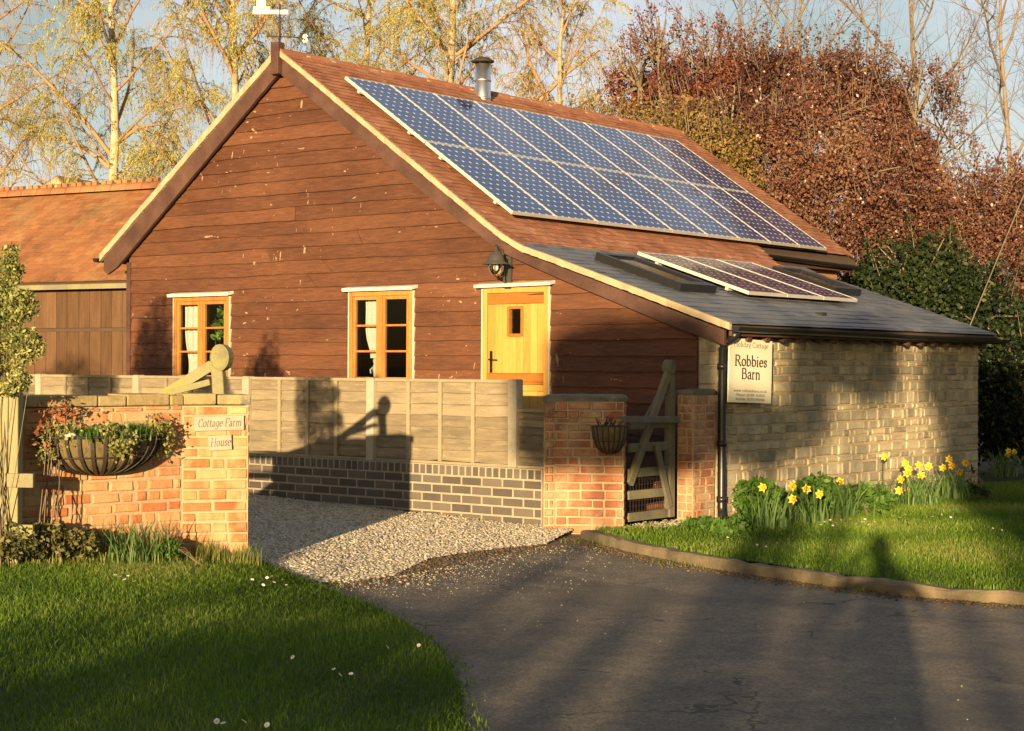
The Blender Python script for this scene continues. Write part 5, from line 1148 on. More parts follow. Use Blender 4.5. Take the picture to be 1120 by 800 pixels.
birch('slender birch with pale trunk and yellow catkins behind the orange outbuilding roof', 127, 38, 13.5, -.25, 3, [[(123, 172, 0), (95, 135, -.3), (62, 100, -.6), (30, 68, -.8), (-10, 40, -1)], [(124, 160, 0), (150, 140, .3), (180, 135, .5)], [(122, 185, 0), (90, 160, .3), (50, 150, .4), (5, 130, .5)]], .17, 34)
birch('birch with pale upright trunk rising just left of the gable peak', 262, 37, 14.5, -.3, 8, [[(258, 75, 0), (235, 45, .2), (215, 15, .4)], [(259, 60, 0), (285, 30, -.3), (300, 5, -.4)]], .15, 36)
birch('tall birch with weeping yellow twigs behind the steel flue', 490, 40, 15.5, .1, 21, [[(500, 70, 0), (470, 35, .3), (440, -5, .4)], [(500, 60, 0), (545, 25, -.3), (590, -10, -.4)], [(480, 90, 0), (450, 70, .3), (410, 40, .4)]], .19, 34)
birch('birch crown of thin drooping twigs between the gable peak and the steel flue', 392, 42, 15, .3, 33, [], .15, 34)
birch('thin pale birch leaning beside the copper leaved tree', 598, 40, 13, .5, 41, [[(590, 110, 0), (620, 80, .2), (655, 55, .4)], [(600, 110, 0), (580, 70, .2), (570, 30, .4)]], .12, 22, .75)
birch('bare topped birch at the far left edge of the photo', -35, 40, 13, .5, 55, [], .13, 10, .4)

def bare(label, px, d, height, lean, seed, r0=.09):
    base = CAM + (FW + RT * ((px - 560) / F_PX)) * d; base.z = -.05
    o = thing('bare_tree', label, 'tree', base, 'leafless trees behind the copper hedge'); T = Tree(seed); g = T.rg
    pts = [base + Vector((0, 0, height * i / 9)) + RT * (lean * (i / 9) ** 1.3 + g.uniform(-.08, .08)) + FW * g.uniform(-.1, .1) for i in range(10)]
    T.finish(pts, [r0 * (1 - .85 * i / 9) for i in range(10)], height, 0, BARE); T.b.build('trunk', [M['palebark'], M['palebark']], o)
    P = np.array([t[k] for t in T.tw for k in (-1,)]) if T.tw else None
    return o
bare('leafless tree with an upright pale trunk above the copper foliage at right', 1000, 35, 13.5, -.2, 5)
bare('leafless spreading tree above the middle of the copper hedge', 885, 37, 12.5, -.4, 14, .08)
bare('leafless tree arching in from the right edge of the photo', 1125, 34, 12, -.9, 23, .08)
bare('leafless tree showing faint twigs between two copper crowns', 800, 39, 12, .3, 31, .07)

def plum(label, bl, n, seed, trunkpx, d, shoots=90, mat='plumleaf', name='plum_tree', group='copper leaved trees and hedge behind the barn', size=(.024, .048), gap=.42, tone0=.42, cat='tree'):
    base = CAM + (FW + RT * ((trunkpx - 560) / F_PX)) * d; base.z = 0
    o = thing(name, label, cat, base, group); r = np.random.default_rng(seed); P = inblobs(bl, n, seed, .35, gap, 1.5)
    g = random.Random(seed); t = MB(); tops = []
    for b in bl:
        c = Vector(b[0]); t.tube([base, base.lerp(c, .5) + Vector((g.uniform(-.2, .2), g.uniform(-.2, .2), .2)), c], [.11, .07, .03], 7, g.random())
        for k in range(14):
            u = Vector((g.gauss(0, 1), g.gauss(0, 1), g.gauss(.5, 1))).normalized(); e = c + (Vector(RHn) * (u.x * b[1]) + Vector(FHn) * (u.y * b[3]) + Vector((0, 0, u.z * b[2]))) * 1.06
            if e.z > .2: t.tube([c, c.lerp(e, .55) + Vector((0, 0, .1)), e], [.04, .022, .008], 4, g.random(), cap=False)
    S_, SD = [], []
    for k in range(shoots):
        b = bl[k % len(bl)]; u = Vector((g.gauss(0, .8), g.gauss(-.3, .6), abs(g.gauss(.7, .4)))).normalized(); e = Vector(b[0]) + Vector(RHn) * (u.x * b[1]) + Vector(FHn) * (u.y * b[3]) + Vector((0, 0, u.z * b[2])); L_ = g.uniform(.2, .6)
        q = e + (u * .45 + Vector((0, 0, 1))).normalized() * L_; t.tube([e - (q - e) * .3, e, q], [.012, .010, .004], 3, g.random(), cap=False)
        m = int(60 * L_); f = r.random((m, 1)) ** .8; S_.append(np.array(e) * (1 - f) + np.array(q) * f + r.normal(0, .055, (m, 3)))
    t.build('trunk', M['bark' if mat == 'evergreen' else 'palebark'], o)
    k = max(1, len(P) // 9); P = np.repeat(P[r.permutation(len(P))[:k]], 9, 0) + r.normal(0, 1, (k * 9, 3)) * r.uniform(.03, .11, (k, 1)).repeat(9, 0)
    if S_: P = np.concatenate([P] + S_)
    tone = np.clip(tone0 + .24 * clump(P, 1.2, seed + 1) + .17 * clump(P, .5, seed + 2) + r.normal(0, .13, len(P)), 0, .9); bz = (clump(P, 2.4, seed + 5) > .55) & (r.random(len(P)) < .10); tone[bz] = 1
    leafmesh('crown', P, size[0] + (size[1] - size[0]) * r.random(len(P)) ** 1.8 * 1.25, M[mat], o, tone, 1.5); return o
plum('copper leaved tree with feathery upright shoots against the sky behind the roof ridge', [blob(720, 68, 31.5, 30, 48), blob(700, 95, 31.5, 40, 38), blob(772, 82, 31.5, 44, 40), blob(825, 88, 31.5, 44, 40), blob(760, 120, 31.3, 60, 36)], 38000, 61, 745, 31.5, 130, 'redplum', gap=.46)
plum('broad copper leaved tree dotted with pink blossom beside the far end of the roof', [blob(885, 150, 30, 90, 60, 1.6), blob(800, 150, 29.5, 70, 52, 1.3), blob(845, 95, 31, 52, 40, 1.2), blob(915, 92, 31, 48, 38, 1.2), blob(955, 110, 31, 40, 40, 1.2), blob(900, 215, 29, 95, 70, 1.6), blob(830, 215, 29.5, 70, 60, 1.2), blob(880, 300, 29.5, 90, 60, 1.4)], 105000, 71, 870, 30, 170)
plum('copper leaved tree with a dark upright tip at the right of the hedge', [blob(1000, 130, 30.5, 46, 58, 1.2), blob(1000, 205, 30, 75, 75, 1.5), blob(1000, 300, 30, 75, 70, 1.3)], 60000, 83, 1000, 30.5, 70)
plum('rusty olive leaved tree filling the right edge of the photo', [blob(1090, 235, 30, 62, 58, 1.4), blob(1085, 300, 29.5, 70, 70, 1.4), blob(1170, 240, 30, 70, 90, 1.4)], 56000, 97, 1095, 30, 60, tone0=.56, gap=.22)
plum('tawny yellow hedge lit by the sun just behind the roof ridge', [blob(640, 165, 28.5, 75, 52, .8), blob(735, 172, 28.5, 75, 58, .8), blob(560, 185, 28.5, 60, 42, .8), blob(700, 250, 28.5, 120, 80, .7), blob(790, 200, 28.2, 50, 66, .8)], 62000, 103, 690, 28.5, 70, 'hedgeleaf', 'hedge', size=(.022, .045), gap=.04, tone0=.5, cat='hedge')
plum('rounded dark evergreen bush behind the slate lean-to roof', [blob(1005, 330, 27.4, 70, 72, 1.2), blob(960, 360, 27.6, 60, 66, 1), blob(1060, 360, 27.2, 60, 70, 1.1), blob(1015, 440, 27.5, 80, 60, 1)], 46000, 113, 1005, 27.5, 14, 'evergreen', 'evergreen_bush', None, (.035, .065), 0, .42, 'bush')
plum('dark evergreen hedge at the right edge beyond the stone wall', [blob(1120, 420, 26.5, 62, 75, .9), blob(1200, 410, 26.5, 80, 90, .9), blob(1330, 400, 26.0, 90, 95, .9), blob(1470, 410, 25.5, 90, 90, .9), blob(1270, 470, 26.2, 90, 45, .8), blob(1420, 475, 25.6, 90, 45, .8), blob(1090, 470, 26.6, 50, 40, .8)], 66000, 127, 1130, 26.5, 6, 'evergreen', 'evergreen_hedge', None, (.035, .065), 0, .22, 'hedge')

# ------------------------------------------------------------------ planting by the walls
def thick_shrub(name, label, cat, base, bl, n, mat, seed, size, stems=16, group=None, gap=.1, shell=.1, sr=.0045):
    o = thing(name, label, cat, base, group); r = np.random.default_rng(seed); g = random.Random(seed); P = inblobs(bl, n, seed, shell, gap, 3.5); t = MB(); base = Vector(base)
    for k in range(stems):
        e = Vector(P[g.randrange(len(P))]); mid = base.lerp(e, .5) + Vector((g.uniform(-.06, .06), g.uniform(-.06, .06), .06)); t.tube([base + Vector((g.uniform(-.16, .16), g.uniform(-.05, .05), 0)), mid, e], [sr, sr * .7, sr * .4], 5, g.random(), cap=False)
    t.build('stem', M['bark'], o)
    tone = np.clip(.45 + .25 * clump(P, 3, seed) + r.normal(0, .2, len(P)), 0, 1); leafmesh('foliage', P, r.uniform(size[0], size[1], len(P)), M[mat], o, tone, 1.8); return o
def gbase(px, d, z=.1): b = CAM + (FW + RT * ((px - 560) / F_PX)) * d; b.z = z; return b
thick_shrub('shrub', 'pale variegated shrub rising at the left edge before the outbuilding', 'shrub', gbase(-8, 11.4), [blob(14, 290, 11.5, 16, 24), blob(22, 335, 11.5, 22, 20), blob(27, 378, 11.5, 24, 22), blob(-15, 350, 11.6, 36, 80), blob(8, 415, 11.4, 28, 18)], 9500, 'shrubleaf', 141, (.010, .022), 18, gap=.26)
thick_shrub('red_shoot_plant', 'small reddish leaved plant between the green post and the wall basket', 'plant', gbase(48, 11.75), [blob(58, 450, 11.8, 20, 14), blob(50, 475, 11.75, 16, 16), blob(78, 446, 11.85, 12, 6)], 150, 'redleaf', 171, (.014, .028), 8, gap=.2)
def wallpt(px, T, P, N, h, z): q = onwall(px, 400, V3(P), N, h); return Vector((q.x, q.y, z))
thick_shrub('creeping_plant', 'low bronze green creeping plant at the foot of the brick wall on the left', 'plant', gbase(50, 12.0), [blob(40, 590, 11.8, 48, 20), blob(5, 592, 11.5, 40, 22), blob(85, 594, 11.9, 25, 16)], 4200, 'creeper', 181, (.014, .03), 6, gap=.05)
thick_shrub('leafy_plant', 'leafy plant with thin arching stems at the foot of the wall corner', 'plant', gbase(215, 12.3), [blob(205, 592, 12.35, 30, 14, .15), blob(238, 602, 12.45, 24, 9, .12), blob(215, 572, 12.4, 16, 12, .1), blob(190, 600, 12.3, 22, 9, .12)], 1300, 'greenleaf', 191, (.012, .026), 6, gap=.35, sr=.0025)
def straps(name, label, cat, cx, cy, zf, n, h, spread, mat, seed, w=.012, group=None, parent=None):
    """upright strap leaves fanning from a crown"""
    r = np.random.default_rng(seed); o = parent or thing(name, label, cat, (cx, cy, zf), group); Vs, Fs, To = [], [], []; b = 0
    for k in range(n):
        a = r.uniform(0, 6.28); l = h * r.uniform(.6, 1.1); le = r.uniform(.1, .55); x0, y0 = cx + r.normal(0, spread), cy + r.normal(0, spread); fx, fy = math.cos(a), math.sin(a); ww = w * r.uniform(.7, 1.2); wa = r.uniform(0, 6.28); sx, sy = math.cos(wa) * ww / 2, math.sin(wa) * ww / 2
        for i, f in enumerate((0, .35, .7, 1)):
            tw = (1, .95, .75, .15)[i]; bx, by, bz = x0 + fx * l * le * f ** 1.8, y0 + fy * l * le * f ** 1.8, zf + l * (f - .25 * le * f * f)
            Vs += [(bx - sx * tw, by - sy * tw, bz), (bx + sx * tw, by + sy * tw, bz)]
        for i in range(3): Fs.append((b + 2 * i, b + 2 * i + 1, b + 2 * i + 3, b + 2 * i + 2)); To.append(r.random())
        b += 8
    npmesh('leaves', Vs, Fs, M[mat], o, tone=To); return o
for (px, lab, sd) in ((128, 'left tuft of tall grassy leaves at the wall foot', 201), (157, 'right tuft of tall grassy leaves at the wall foot', 202)):
    q = gbase(px, 12.2, .12); straps('grass_tuft', lab, 'plant', q.x, q.y, .12, 90, .36, .10, 'daffleaf', sd, .010)
def flower(parent, base, h, face, seed, sc=1):
    r = random.Random(seed); base = Vector(base); top = base + Vector((r.uniform(-.05, .05), r.uniform(-.05, .05), h)); F_ = Vector(face).normalized(); F_ = (F_ + Vector((r.uniform(-.5, .5), r.uniform(-.5, .5), r.uniform(-.2, .2)))).normalized()
    U_ = F_.orthogonal().normalized(); W_ = F_.cross(U_)
    st_ = MB(); st_.tube([base, base.lerp(top, .6), top, top + F_ * .03 * sc], [.005, .0045, .004, .004], 5); fl = st_.build('flower_stem', M['daffleaf'], parent)
    c = top + F_ * .03 * sc; p = MB()
    for k in range(6):
        a = k * math.pi / 3 + r.uniform(-.1, .1); d = U_ * math.cos(a) + W_ * math.sin(a); s = F_.cross(d); L_ = .046 * sc
        p.add([c, c + d * L_ * .45 + s * L_ * .36 + F_ * .004, c + d * L_ - F_ * .006 * sc, c + d * L_ * .45 - s * L_ * .36 + F_ * .004], [(0, 1, 2, 3)], r.random())
    p.build('petals', M['petal'], fl)
    p = MB(); p.lathe(c, [(.010 * sc, 0), (.014 * sc, .018 * sc), (.021 * sc, .032 * sc)], 10, ax=U_, ay=W_, az=F_); p.build('trumpet', M['trumpet'], fl)
SUNV = -LS
def lawnpt(px, py): p = at(px, py, z=.08); return p
DC = [('daffodil clump nearest the black downpipe with three yellow flowers', (843, 578), 70, [(833, 534), (862, 533), (860, 546)]),
      ('daffodil clump with two touching flowers left of the wall middle', (885, 572), 55, [(887, 536), (892, 541)]),
      ('daffodil clump with a single pale yellow flower before the wall', (918, 564), 70, [(925, 527)]),
      ('tall lone daffodil standing against the sunlit patch of stone wall', (967, 548), 18, [(966, 500)]),
      ('daffodil clump with a dense head of yellow flowers near the wall end', (1005, 551), 110, [(991, 514), (990, 518), (985, 525), (1011, 510), (1007, 520), (989, 537), (997, 538), (983, 508), (1003, 509)]),
      ('daffodil clump at the stone wall corner with a cluster of yellow flowers', (1040, 545), 80, [(1037, 503), (1040, 510), (1053, 507), (1055, 518), (1035, 532), (1034, 512)]),
      ('daffodil clump with orange yellow flowers in the shade beyond the wall corner', (1098, 520), 50, [(1098, 493), (1100, 499), (1110, 494)])]
for i, (lab, (bx, by), nl, fls) in enumerate(DC):
    q = lawnpt(bx, by); dd = (q - CAM).dot(FW); o = straps('daffodil_clump', lab, 'daffodils', q.x, q.y, .05, nl, .42 if i not in (3,) else .34, .11 if i not in (3,) else .05, 'daffleaf', 300 + i, .018, 'daffodil clumps along the stone wall')
    for k, (fx, fy) in enumerate(fls):
        t = at(fx, fy, d=dd + rnd.uniform(-.15, .15)); flower(o, (t.x + rnd.uniform(-.04, .04), t.y + rnd.uniform(-.04, .04), .05), t.z - .05, (RT * .15 - FW * .9 + Vector((0, 0, .1))), 400 + i * 20 + k, 1.12)
def bushlet(lab, px, py, rx, ry, n, seed, mat='greenleaf', size=(.03, .05), gap=.05):
    q = lawnpt(px, py); d = (q - CAM).dot(FW); return thick_shrub('leafy_plant', lab, 'plant', (q.x, q.y, .03), [blob(px, py - ry * .8, d, rx, ry)], n, mat, seed, size, 10, gap=gap)
bushlet('bushy green plant beside the downpipe behind the first daffodils', 830, 574, 30, 27, 1500, 501)
bushlet('feathery green plant between the first daffodil clumps against the wall', 895, 562, 36, 24, 1700, 502)
bushlet('low ferny weeds at the foot of the right gate pier', 770, 580, 22, 8, 500, 503)
bushlet('low green leaves beneath the daffodils in the middle of the bed', 945, 560, 34, 17, 1100, 504)
bushlet('dark leafy plant at the foot of the stone wall corner', 1072, 545, 16, 20, 420, 505, 'evergreen', (.02, .04), .3)
bushlet('clump of weeds growing on the lawn edge near the downpipe', 800, 585, 22, 9, 600, 506)
# daisies
dz = MB(); 
for k in range(9):
    a = k * 2 * math.pi / 9; d = Vector((math.cos(a), math.sin(a), 0)); s = Vector((-d.y, d.x, 0)); dz.add([s * -.002, d * .012 - s * .004 + Vector((0, 0, .002)), d * .017, d * .012 + s * .004 + Vector((0, 0, .002))], [(0, 1, 2, 3)], rnd.random(), 0)
dz.lathe((0, 0, .001), [(.006, 0), (.004, .003), (.0005, .004)], 8, m=1)
dzo = None
CL = [('white daisy in the sunlit left lawn below the hanging wall basket', [(131, 631), (136, 634), (140, 630), (126, 629), (147, 636), (152, 640)], zL), ('white daisy on the left lawn edge beside the shaded gravel', [(276, 634), (284, 636), (292, 632), (300, 637), (309, 634), (313, 640), (288, 640), (297, 631)], zL),
      ('white daisy in the dark lower part of the left lawn', [(237, 789), (244, 791), (267, 789), (292, 793), (365, 732), (372, 738), (384, 737), (424, 708), (458, 706), (320, 719)], zL),
      ('white daisy in the right lawn below the daffodil clumps', [(902, 571), (908, 569), (914, 572), (920, 569), (925, 572), (937, 573), (943, 571), (950, 574), (957, 571), (955, 580), (978, 564), (984, 566), (990, 563), (898, 574), (911, 575), (930, 568), (946, 568)], zR),
      ('white daisy in the shaded right lawn near the kerb', [(828, 596), (838, 598), (850, 594), (862, 590), (1020, 565), (1030, 563), (1040, 566), (1086, 578), (1096, 580), (796, 588)], zR)]
for lab, pts, zf in CL:
    for (px, py) in pts:
        p = at(px, py, z=.12); z = float(zf(np.array([p.x]), np.array([p.y]))[0]) + .055
        if dzo is None: dzo = dz.build('daisy', [M['daisy'], M['trumpet']]); o = dzo
        else: o = dzo.copy(); COL.objects.link(o)
        o.location = at(px, py, z=z); o.rotation_euler = (rnd.uniform(-.5, .5) + .5, rnd.uniform(-.4, .4), rnd.uniform(0, 6)); o.scale = [rnd.uniform(.6, .85)] * 3; tag(o, lab, 'daisy', lab.replace('white daisy', 'daisies'))

# ------------------------------------------------------------------ wall basket and hanging basket
def basket(name, lab, O, T, N, A, B_, Dp, ns, strap):
    O, T, N = Vector(O), Vector(T), Vector(N); Z = Vector((0, 0, 1)); o = thing(name, lab, 'basket', O)
    P = lambda a, b, k=1: O + T * (A * k * math.cos(a) * math.cos(b) ** .8) + N * (B_ * k * math.sin(a) * math.cos(b) ** .8 + .004) - Z * (Dp * k * math.sin(b))
    b = MB(); rows = [[P(math.pi * j / 40, math.pi / 2 * i / 12, .975 + .012 * math.sin(j * 3.1 + i * 1.7)) for j in range(41)] for i in range(13)]; b.grid(rows, lambda i, j: rnd.random(), 0, True)
    b.add([P(math.pi * j / 40, 0, .96) - Z * .02 for j in range(41)], [tuple(range(41))], .2, 0); b.build('liner', M['coir'], o)
    for j in range(ns):
        a = math.pi * (j + .5) / ns; s = MB()
        for i in range(10):
            p0, p1 = P(a, math.pi / 2 * i / 10), P(a, math.pi / 2 * (i + 1) / 10); s.beam(p0, p1, strap, .006, (p0 - O + Z * .05).normalized(), .5)
        s.build('strap', M['iron'], o)
    s = MB(); s.tube([P(math.pi * j / 40, 0) for j in range(41)], strap * .42, 6); s.tube([O - T * A, O + T * A], strap * .42, 6); s.build('rim', M['iron'], o)
    s = MB(); s.tube([P(math.pi * j / 40, .55) for j in range(41)], strap * .25, 5); s.build('hoop', M['iron'], o); return o, P
bl_, br_ = onwall(40, 478, V3(LWL), N2, .02), onwall(172, 478, V3(LWL), N2, .02)
bc = (bl_ + br_) / 2; bc.z = 1.58 + (400 - 479) / F_PX * (bc - CAM).dot(FW); BA = (br_ - bl_).length / 2
_, PB = basket('wall_basket', 'large half round wall basket with dark iron straps and brown liner on the brick wall', bc, V3(T2), N2, BA, .28, .28, 15, .026)
def wob(a, k): return PB(a, 0, k)
for (a, k, lab, sd, rr, n, h) in ((2.15, .55, 'left tuft of fine green grassy leaves in the wall basket', 601, .16, 330, .115), (1.0, .5, 'right tuft of fine green grassy leaves in the wall basket', 602, .17, 420, .125), (.65, .55, 'small grassy tuft near the right end of the wall basket', 603, .09, 140, .14)):
    q = wob(a, k); straps('grassy_plant', lab, 'plant', q.x, q.y, bc.z - .03, n, h, rr * .55, 'greenleaf', sd, .008)
def cluster(name, lab, pts, n, spread, mat, seed, size, drop=0):
    r = np.random.default_rng(seed); pts = [np.array(p) for p in pts]; o = thing(name, lab, 'plant', tuple(pts[0])); t = MB(); C = []
    for p in pts: C.append(p + r.normal(0, 1, (n // len(pts), 3)) * np.array(spread))
    for p in pts[1:]: t.tube([pts[0], (pts[0] + p) / 2 + np.array((0, 0, .03)), p], .004, 4)
    if t.v: t.build('stem', M['bark'], o)
    C = np.concatenate(C); leafmesh('foliage', C, r.uniform(size[0], size[1], len(C)), M[mat], o, r.random(len(C)), 1.3); return o
Zv = Vector((0, 0, 1))
cluster('trailing_plant', 'pale trailing plant spilling over the left end of the wall basket', [PB(2.75, .05, .95) + Zv * .04, PB(2.9, .1, 1.02), PB(2.8, .35, 1.04) - Zv * .02, PB(2.5, .0, .95) + Zv * .04], 480, (.05, .05, .04), 'sedum', 611, (.016, .03))
cluster('trailing_plant', 'pale trailing plant spilling over the middle of the wall basket', [PB(1.7, 0, .9) + Zv * .04, PB(1.65, .12, 1.03), PB(1.45, .1, 1.02) + Zv * .01, PB(1.55, .28, 1.04)], 560, (.05, .04, .035), 'sedum', 612, (.016, .03))
cluster('trailing_plant', 'pale trailing plant spilling over the right end of the wall basket', [PB(.5, 0, .95) + Zv * .06, PB(.25, 0, 1.0) + Zv * .03, PB(.05, .05, 1.0) + Zv * .02, PB(.2, .3, 1.05), PB(-.02, .1, 1.1)], 620, (.045, .05, .045), 'sedum', 613, (.016, .03))
pb = MB(); q = PB(2.42, 0, .88) + Zv * .012; pb.lathe(q, [(.001, -.025), (.035, -.012), (.045, .005), (.035, .018), (.001, .024)], 10, ax=(1.3, 0, 0)); tag(pb.build('stone', M['white'], loc=q), 'small white stone on the soil of the wall basket', 'stone')
hb = at(666, 466, d=15.35); hT = PT; hN = Vector((PT.y, -PT.x, 0)); basket('hanging_basket', 'small round wire basket of bare twigs fixed to the right side of the gate pier', at(667, 466, d=15.62) + hN * .012, hT, hN, .165, .19, .26, 9, .012)
tw = thing('dead_plant', 'withered twigs in the small wire basket on the gate pier', 'plant', hb); b = MB()
for k in range(22):
    a = rnd.uniform(0, 6.28); p0 = at(667, 467, d=15.5) + Vector((rnd.uniform(-.1, .1), rnd.uniform(-.05, .05), 0)); b.tube([p0, p0 + Vector((rnd.uniform(-.06, .06), rnd.uniform(-.06, .06), rnd.uniform(.02, .1)))], .004, 4, cap=False)
b.build('twigs', M['iron'], tw)
# plant seen in the first window
hp_ = thing('houseplant', 'leafy houseplant behind the right panes of the window nearest the outbuilding', 'houseplant', (-1.25, .14, 1.34)); b = MB(); b.lathe((-1.25, .14, 1.336), [(.001, 0), (.06, 0), (.08, .13), (.001, .13)], 12); b.build('pot', M['pot'], hp_)
b = MB(); b.tube([(-1.25, .14, 1.45), (-1.24, .14, 1.8), (-1.26, .13, 2.2)], .012, 5); b.build('stem', M['bark'], hp_)
r_ = np.random.default_rng(5); leafmesh('foliage', np.array([(-1.25, .12, 2.1)]) + r_.normal(0, 1, (60, 3)) * (.10, .03, .15), r_.uniform(.05, .10, 60), M['greenleaf'], hp_, r_.random(60), 1.8)

# ------------------------------------------------------------------ outbuilding, distant house, stay wire
ob = thing('outbuilding', 'low outbuilding with a weathered orange tiled roof and upright brown boards', 'outbuilding', (-5.5, 2, 0))
E0 = at(143, 307, y=.62); E0.z = 0; ez = at(143, 307, y=.62).z; AD = Vector((-.985, -.174, 0)); ND = Vector((AD.y, -AD.x, 0)); ND = ND if ND.y > 0 else -ND
E0 = E0 - AD * 1.6; LB = 8.5
pk = math.tan(R(42)); 
def ridge_y(run): return px_of(E0 + AD * 2.0 + ND * run + Vector((0, 0, ez + run * pk)))[1]
run = solve(lambda s: -ridge_y(s), -204.5, .5, 6)
b = MB(); tiles(b, [(-run, ez + run * pk), (0.0, ez + .0)], E0 + AD * LB, -AD, -ND, 0, LB, .10, .168, .013, .0045)
b.prism([E0 + Vector((0, 0, ez - .03)), E0 + ND * run + Vector((0, 0, ez + run * pk - .03)), E0 + ND * run + Vector((0, 0, ez + run * pk - .08)), E0 + Vector((0, 0, ez - .08))], AD * LB, .4, 1)
b.build('tiled_roof', [M['oldtile'], M['hide']], ob)
b = MB(); b.prism([E0 + ND * (2 * run) + Vector((0, 0, ez)), E0 + ND * run + Vector((0, 0, ez + run * pk - .02)), E0 + ND * run + Vector((0, 0, ez + run * pk - .09)), E0 + ND * (2 * run) + Vector((0, 0, ez - .06))], AD * LB, .4, 0); b.build('tiled_roof', [M['oldtile']], ob)
b = MB(); s = 0
while s < LB:
    t = rnd.random(); c = E0 + AD * s + ND * run + Vector((0, 0, ez + run * pk)); prof = [[c + AD * q + ND * (math.cos(a) * .13) + Vector((0, 0, math.sin(a) * .12 - .01)) for a in [R(180 * k / 10) for k in range(11)]] for q in (.004, .30)]; b.grid(prof, t, 0, True); b.add(prof[1], [tuple(range(11))], t); b.add(prof[0], [tuple(range(11))[::-1]], t)
    for q in (.10, .22): b.obox(c + AD * q + Vector((0, 0, .13)), AD * .045, ND * .03, (0, 0, .028), t)
    s += .305
b.build('crested_ridge', M['oldtile'], ob)
WO = E0 + ND * .22
b = MB(); s = 0.0
while s < LB:
    w = rnd.uniform(.19, .24); p = WO + AD * (s + w / 2); t = rnd.random(); b.obox(p + Vector((0, 0, (ez + 2.07) / 2)) - ND * rnd.uniform(.0, .006), AD * (w / 2 - .004), ND * .012, (0, 0, (ez - 2.07) / 2 - .02), t); b.obox(p + Vector((0, 0, 1.02)), AD * (w / 2 - .004), ND * .014, (0, 0, 1.02), t * .8); s += w
b.build('boarding', M['browndoor'], ob)
b = MB(); b.obox(WO + AD * LB / 2 + ND * .03 + Vector((0, 0, ez / 2)), AD * LB / 2, ND * .012, (0, 0, ez / 2 - .03)); b.obox(WO + AD * LB / 2 - ND * .024 + Vector((0, 0, 2.055)), AD * LB / 2, ND * .006, (0, 0, .014)); b.prism([WO + AD * LB, WO + AD * LB + ND * (2 * run - .4), WO + AD * LB + ND * (2 * run - .4) + Vector((0, 0, ez + .1)), WO + AD * LB + ND * run + Vector((0, 0, ez + run * pk - .2)), WO + AD * LB + Vector((0, 0, ez))], AD * -.1); b.build('wall_fill', M['hide'], ob)
b = MB(); b.obox(E0 + AD * LB / 2 - ND * .0 + Vector((0, 0, ez - .07)), AD * LB / 2, ND * .018, (0, 0, .035)); b.build('eaves_board', M['oldwood'], ob)
kh = MB(); kp = at(120, 341, y=0); 
dh = thing('distant_house', 'pale gabled house top with a mossy tiled roof behind the orange ridge', 'house', gbase(95, 46, 0)); dd = 46
a, c, d_ = at(44, 206, d=dd), at(62, 193, d=dd), at(70, 206, d=dd)
b = MB(); bk = FW * 3 + RT * 3.2; b.prism([Vector((a.x, a.y, 0)), Vector((d_.x, d_.y, 0)), d_, c, a], FW * .3, .5); b.build('gable_wall', M['plaster'], dh)
b = MB(); far = RT * 1.5 + FW * 4
b.prism([c - Vector((0, 0, .03)), d_ + RT * .1 - Vector((0, 0, .06)), d_ + RT * .1 + far - Vector((0, 0, .06)), c + far - Vector((0, 0, .03))], (0, 0, .06)); b.prism([c - Vector((0, 0, .03)), a - RT * .1 - Vector((0, 0, .06)), a - RT * .1 + far - Vector((0, 0, .06)), c + far - Vector((0, 0, .03))], (0, 0, .06)); b.build('roof', M['oldtile'], dh)
b = MB(); p0, p1 = at(1061, 356, d=24), at(1122, 208, d=24.5); p0 = p0 + (p0 - p1) * 1.1; p0.z = max(p0.z, 0); b.tube([p0, p1, p1 + (p1 - p0) * .8], .009, 6)
tag(b.build('pole', M['greywood'], loc=p0), 'thin pale leaning pole against the dark evergreen bush at right', 'pole')

# ------------------------------------------------------------------ behind the camera: the photographer, and what shades the scene
LH = Vector((LS.x, LS.y, 0)).normalized(); UU = Vector((LH.y, -LH.x, 0)); T6 = math.tan(R(6))
def sunpt(u, v, t): p = CAM + LH * t + UU * u; p.z = 1.58 + v - t * T6; return p
def sblob(u0, u1, v0, v1, t, rd):
    c = sunpt((u0 + u1) / 2, (v0 + v1) / 2, t); return np.array(c), (u1 - u0) / 2, (v1 - v0) / 2, rd
def shade(name, lab, cat, bl, n, seed, size, mat, gap=-.2, power=2.6, trunk=True, shell=.0):
    global RHn, FHn
    k1, k2 = RHn, FHn; RHn, FHn = np.array(UU), np.array(LH); P = inblobs(bl, n, seed, shell, gap, 1.6, power); RHn, FHn = k1, k2
    c = Vector(bl[0][0]); o = thing(name, lab, cat, (c.x, c.y, 0)); t = MB()
    for b in bl: e = Vector(b[0]); t.tube([(c.x, c.y, -.05), ((c.x + e.x) / 2, (c.y + e.y) / 2, e.z * .5), tuple(e)], [.10, .07, .03], 7)
    t.build('trunk', M['bark'], o); r = np.random.default_rng(seed); leafmesh('crown', P, r.uniform(size[0], size[1], len(P)), M[mat], o, r.random(len(P)), 1.5); return o
TS = -14
shade('shrub', 'rounded leafy shrub on the roadside left of the pale shrub', 'shrub', [sblob(-7.75, -7.0, -.5, 2.40, 11.3, .35)], 14000, 731, (.02, .04), 'shrubleaf', -.1, 2.3)
shade('shrub', 'tall pointed leafy shrub on the roadside farther left', 'shrub', [sblob(-9.65, -8.8, -.5, 3.05, 10.4, .4)], 20000, 732, (.02, .04), 'shrubleaf', -.15, 2.6)
shade('shrub', 'broad leafy shrub on the roadside farthest to the left', 'shrub', [sblob(-12.4, -10.4, -.5, 2.5, 9.6, .5), sblob(-13.5, -11.6, -.5, 2.2, 9.6, .5)], 22000, 733, (.02, .045), 'shrubleaf', -.1, 2.4)
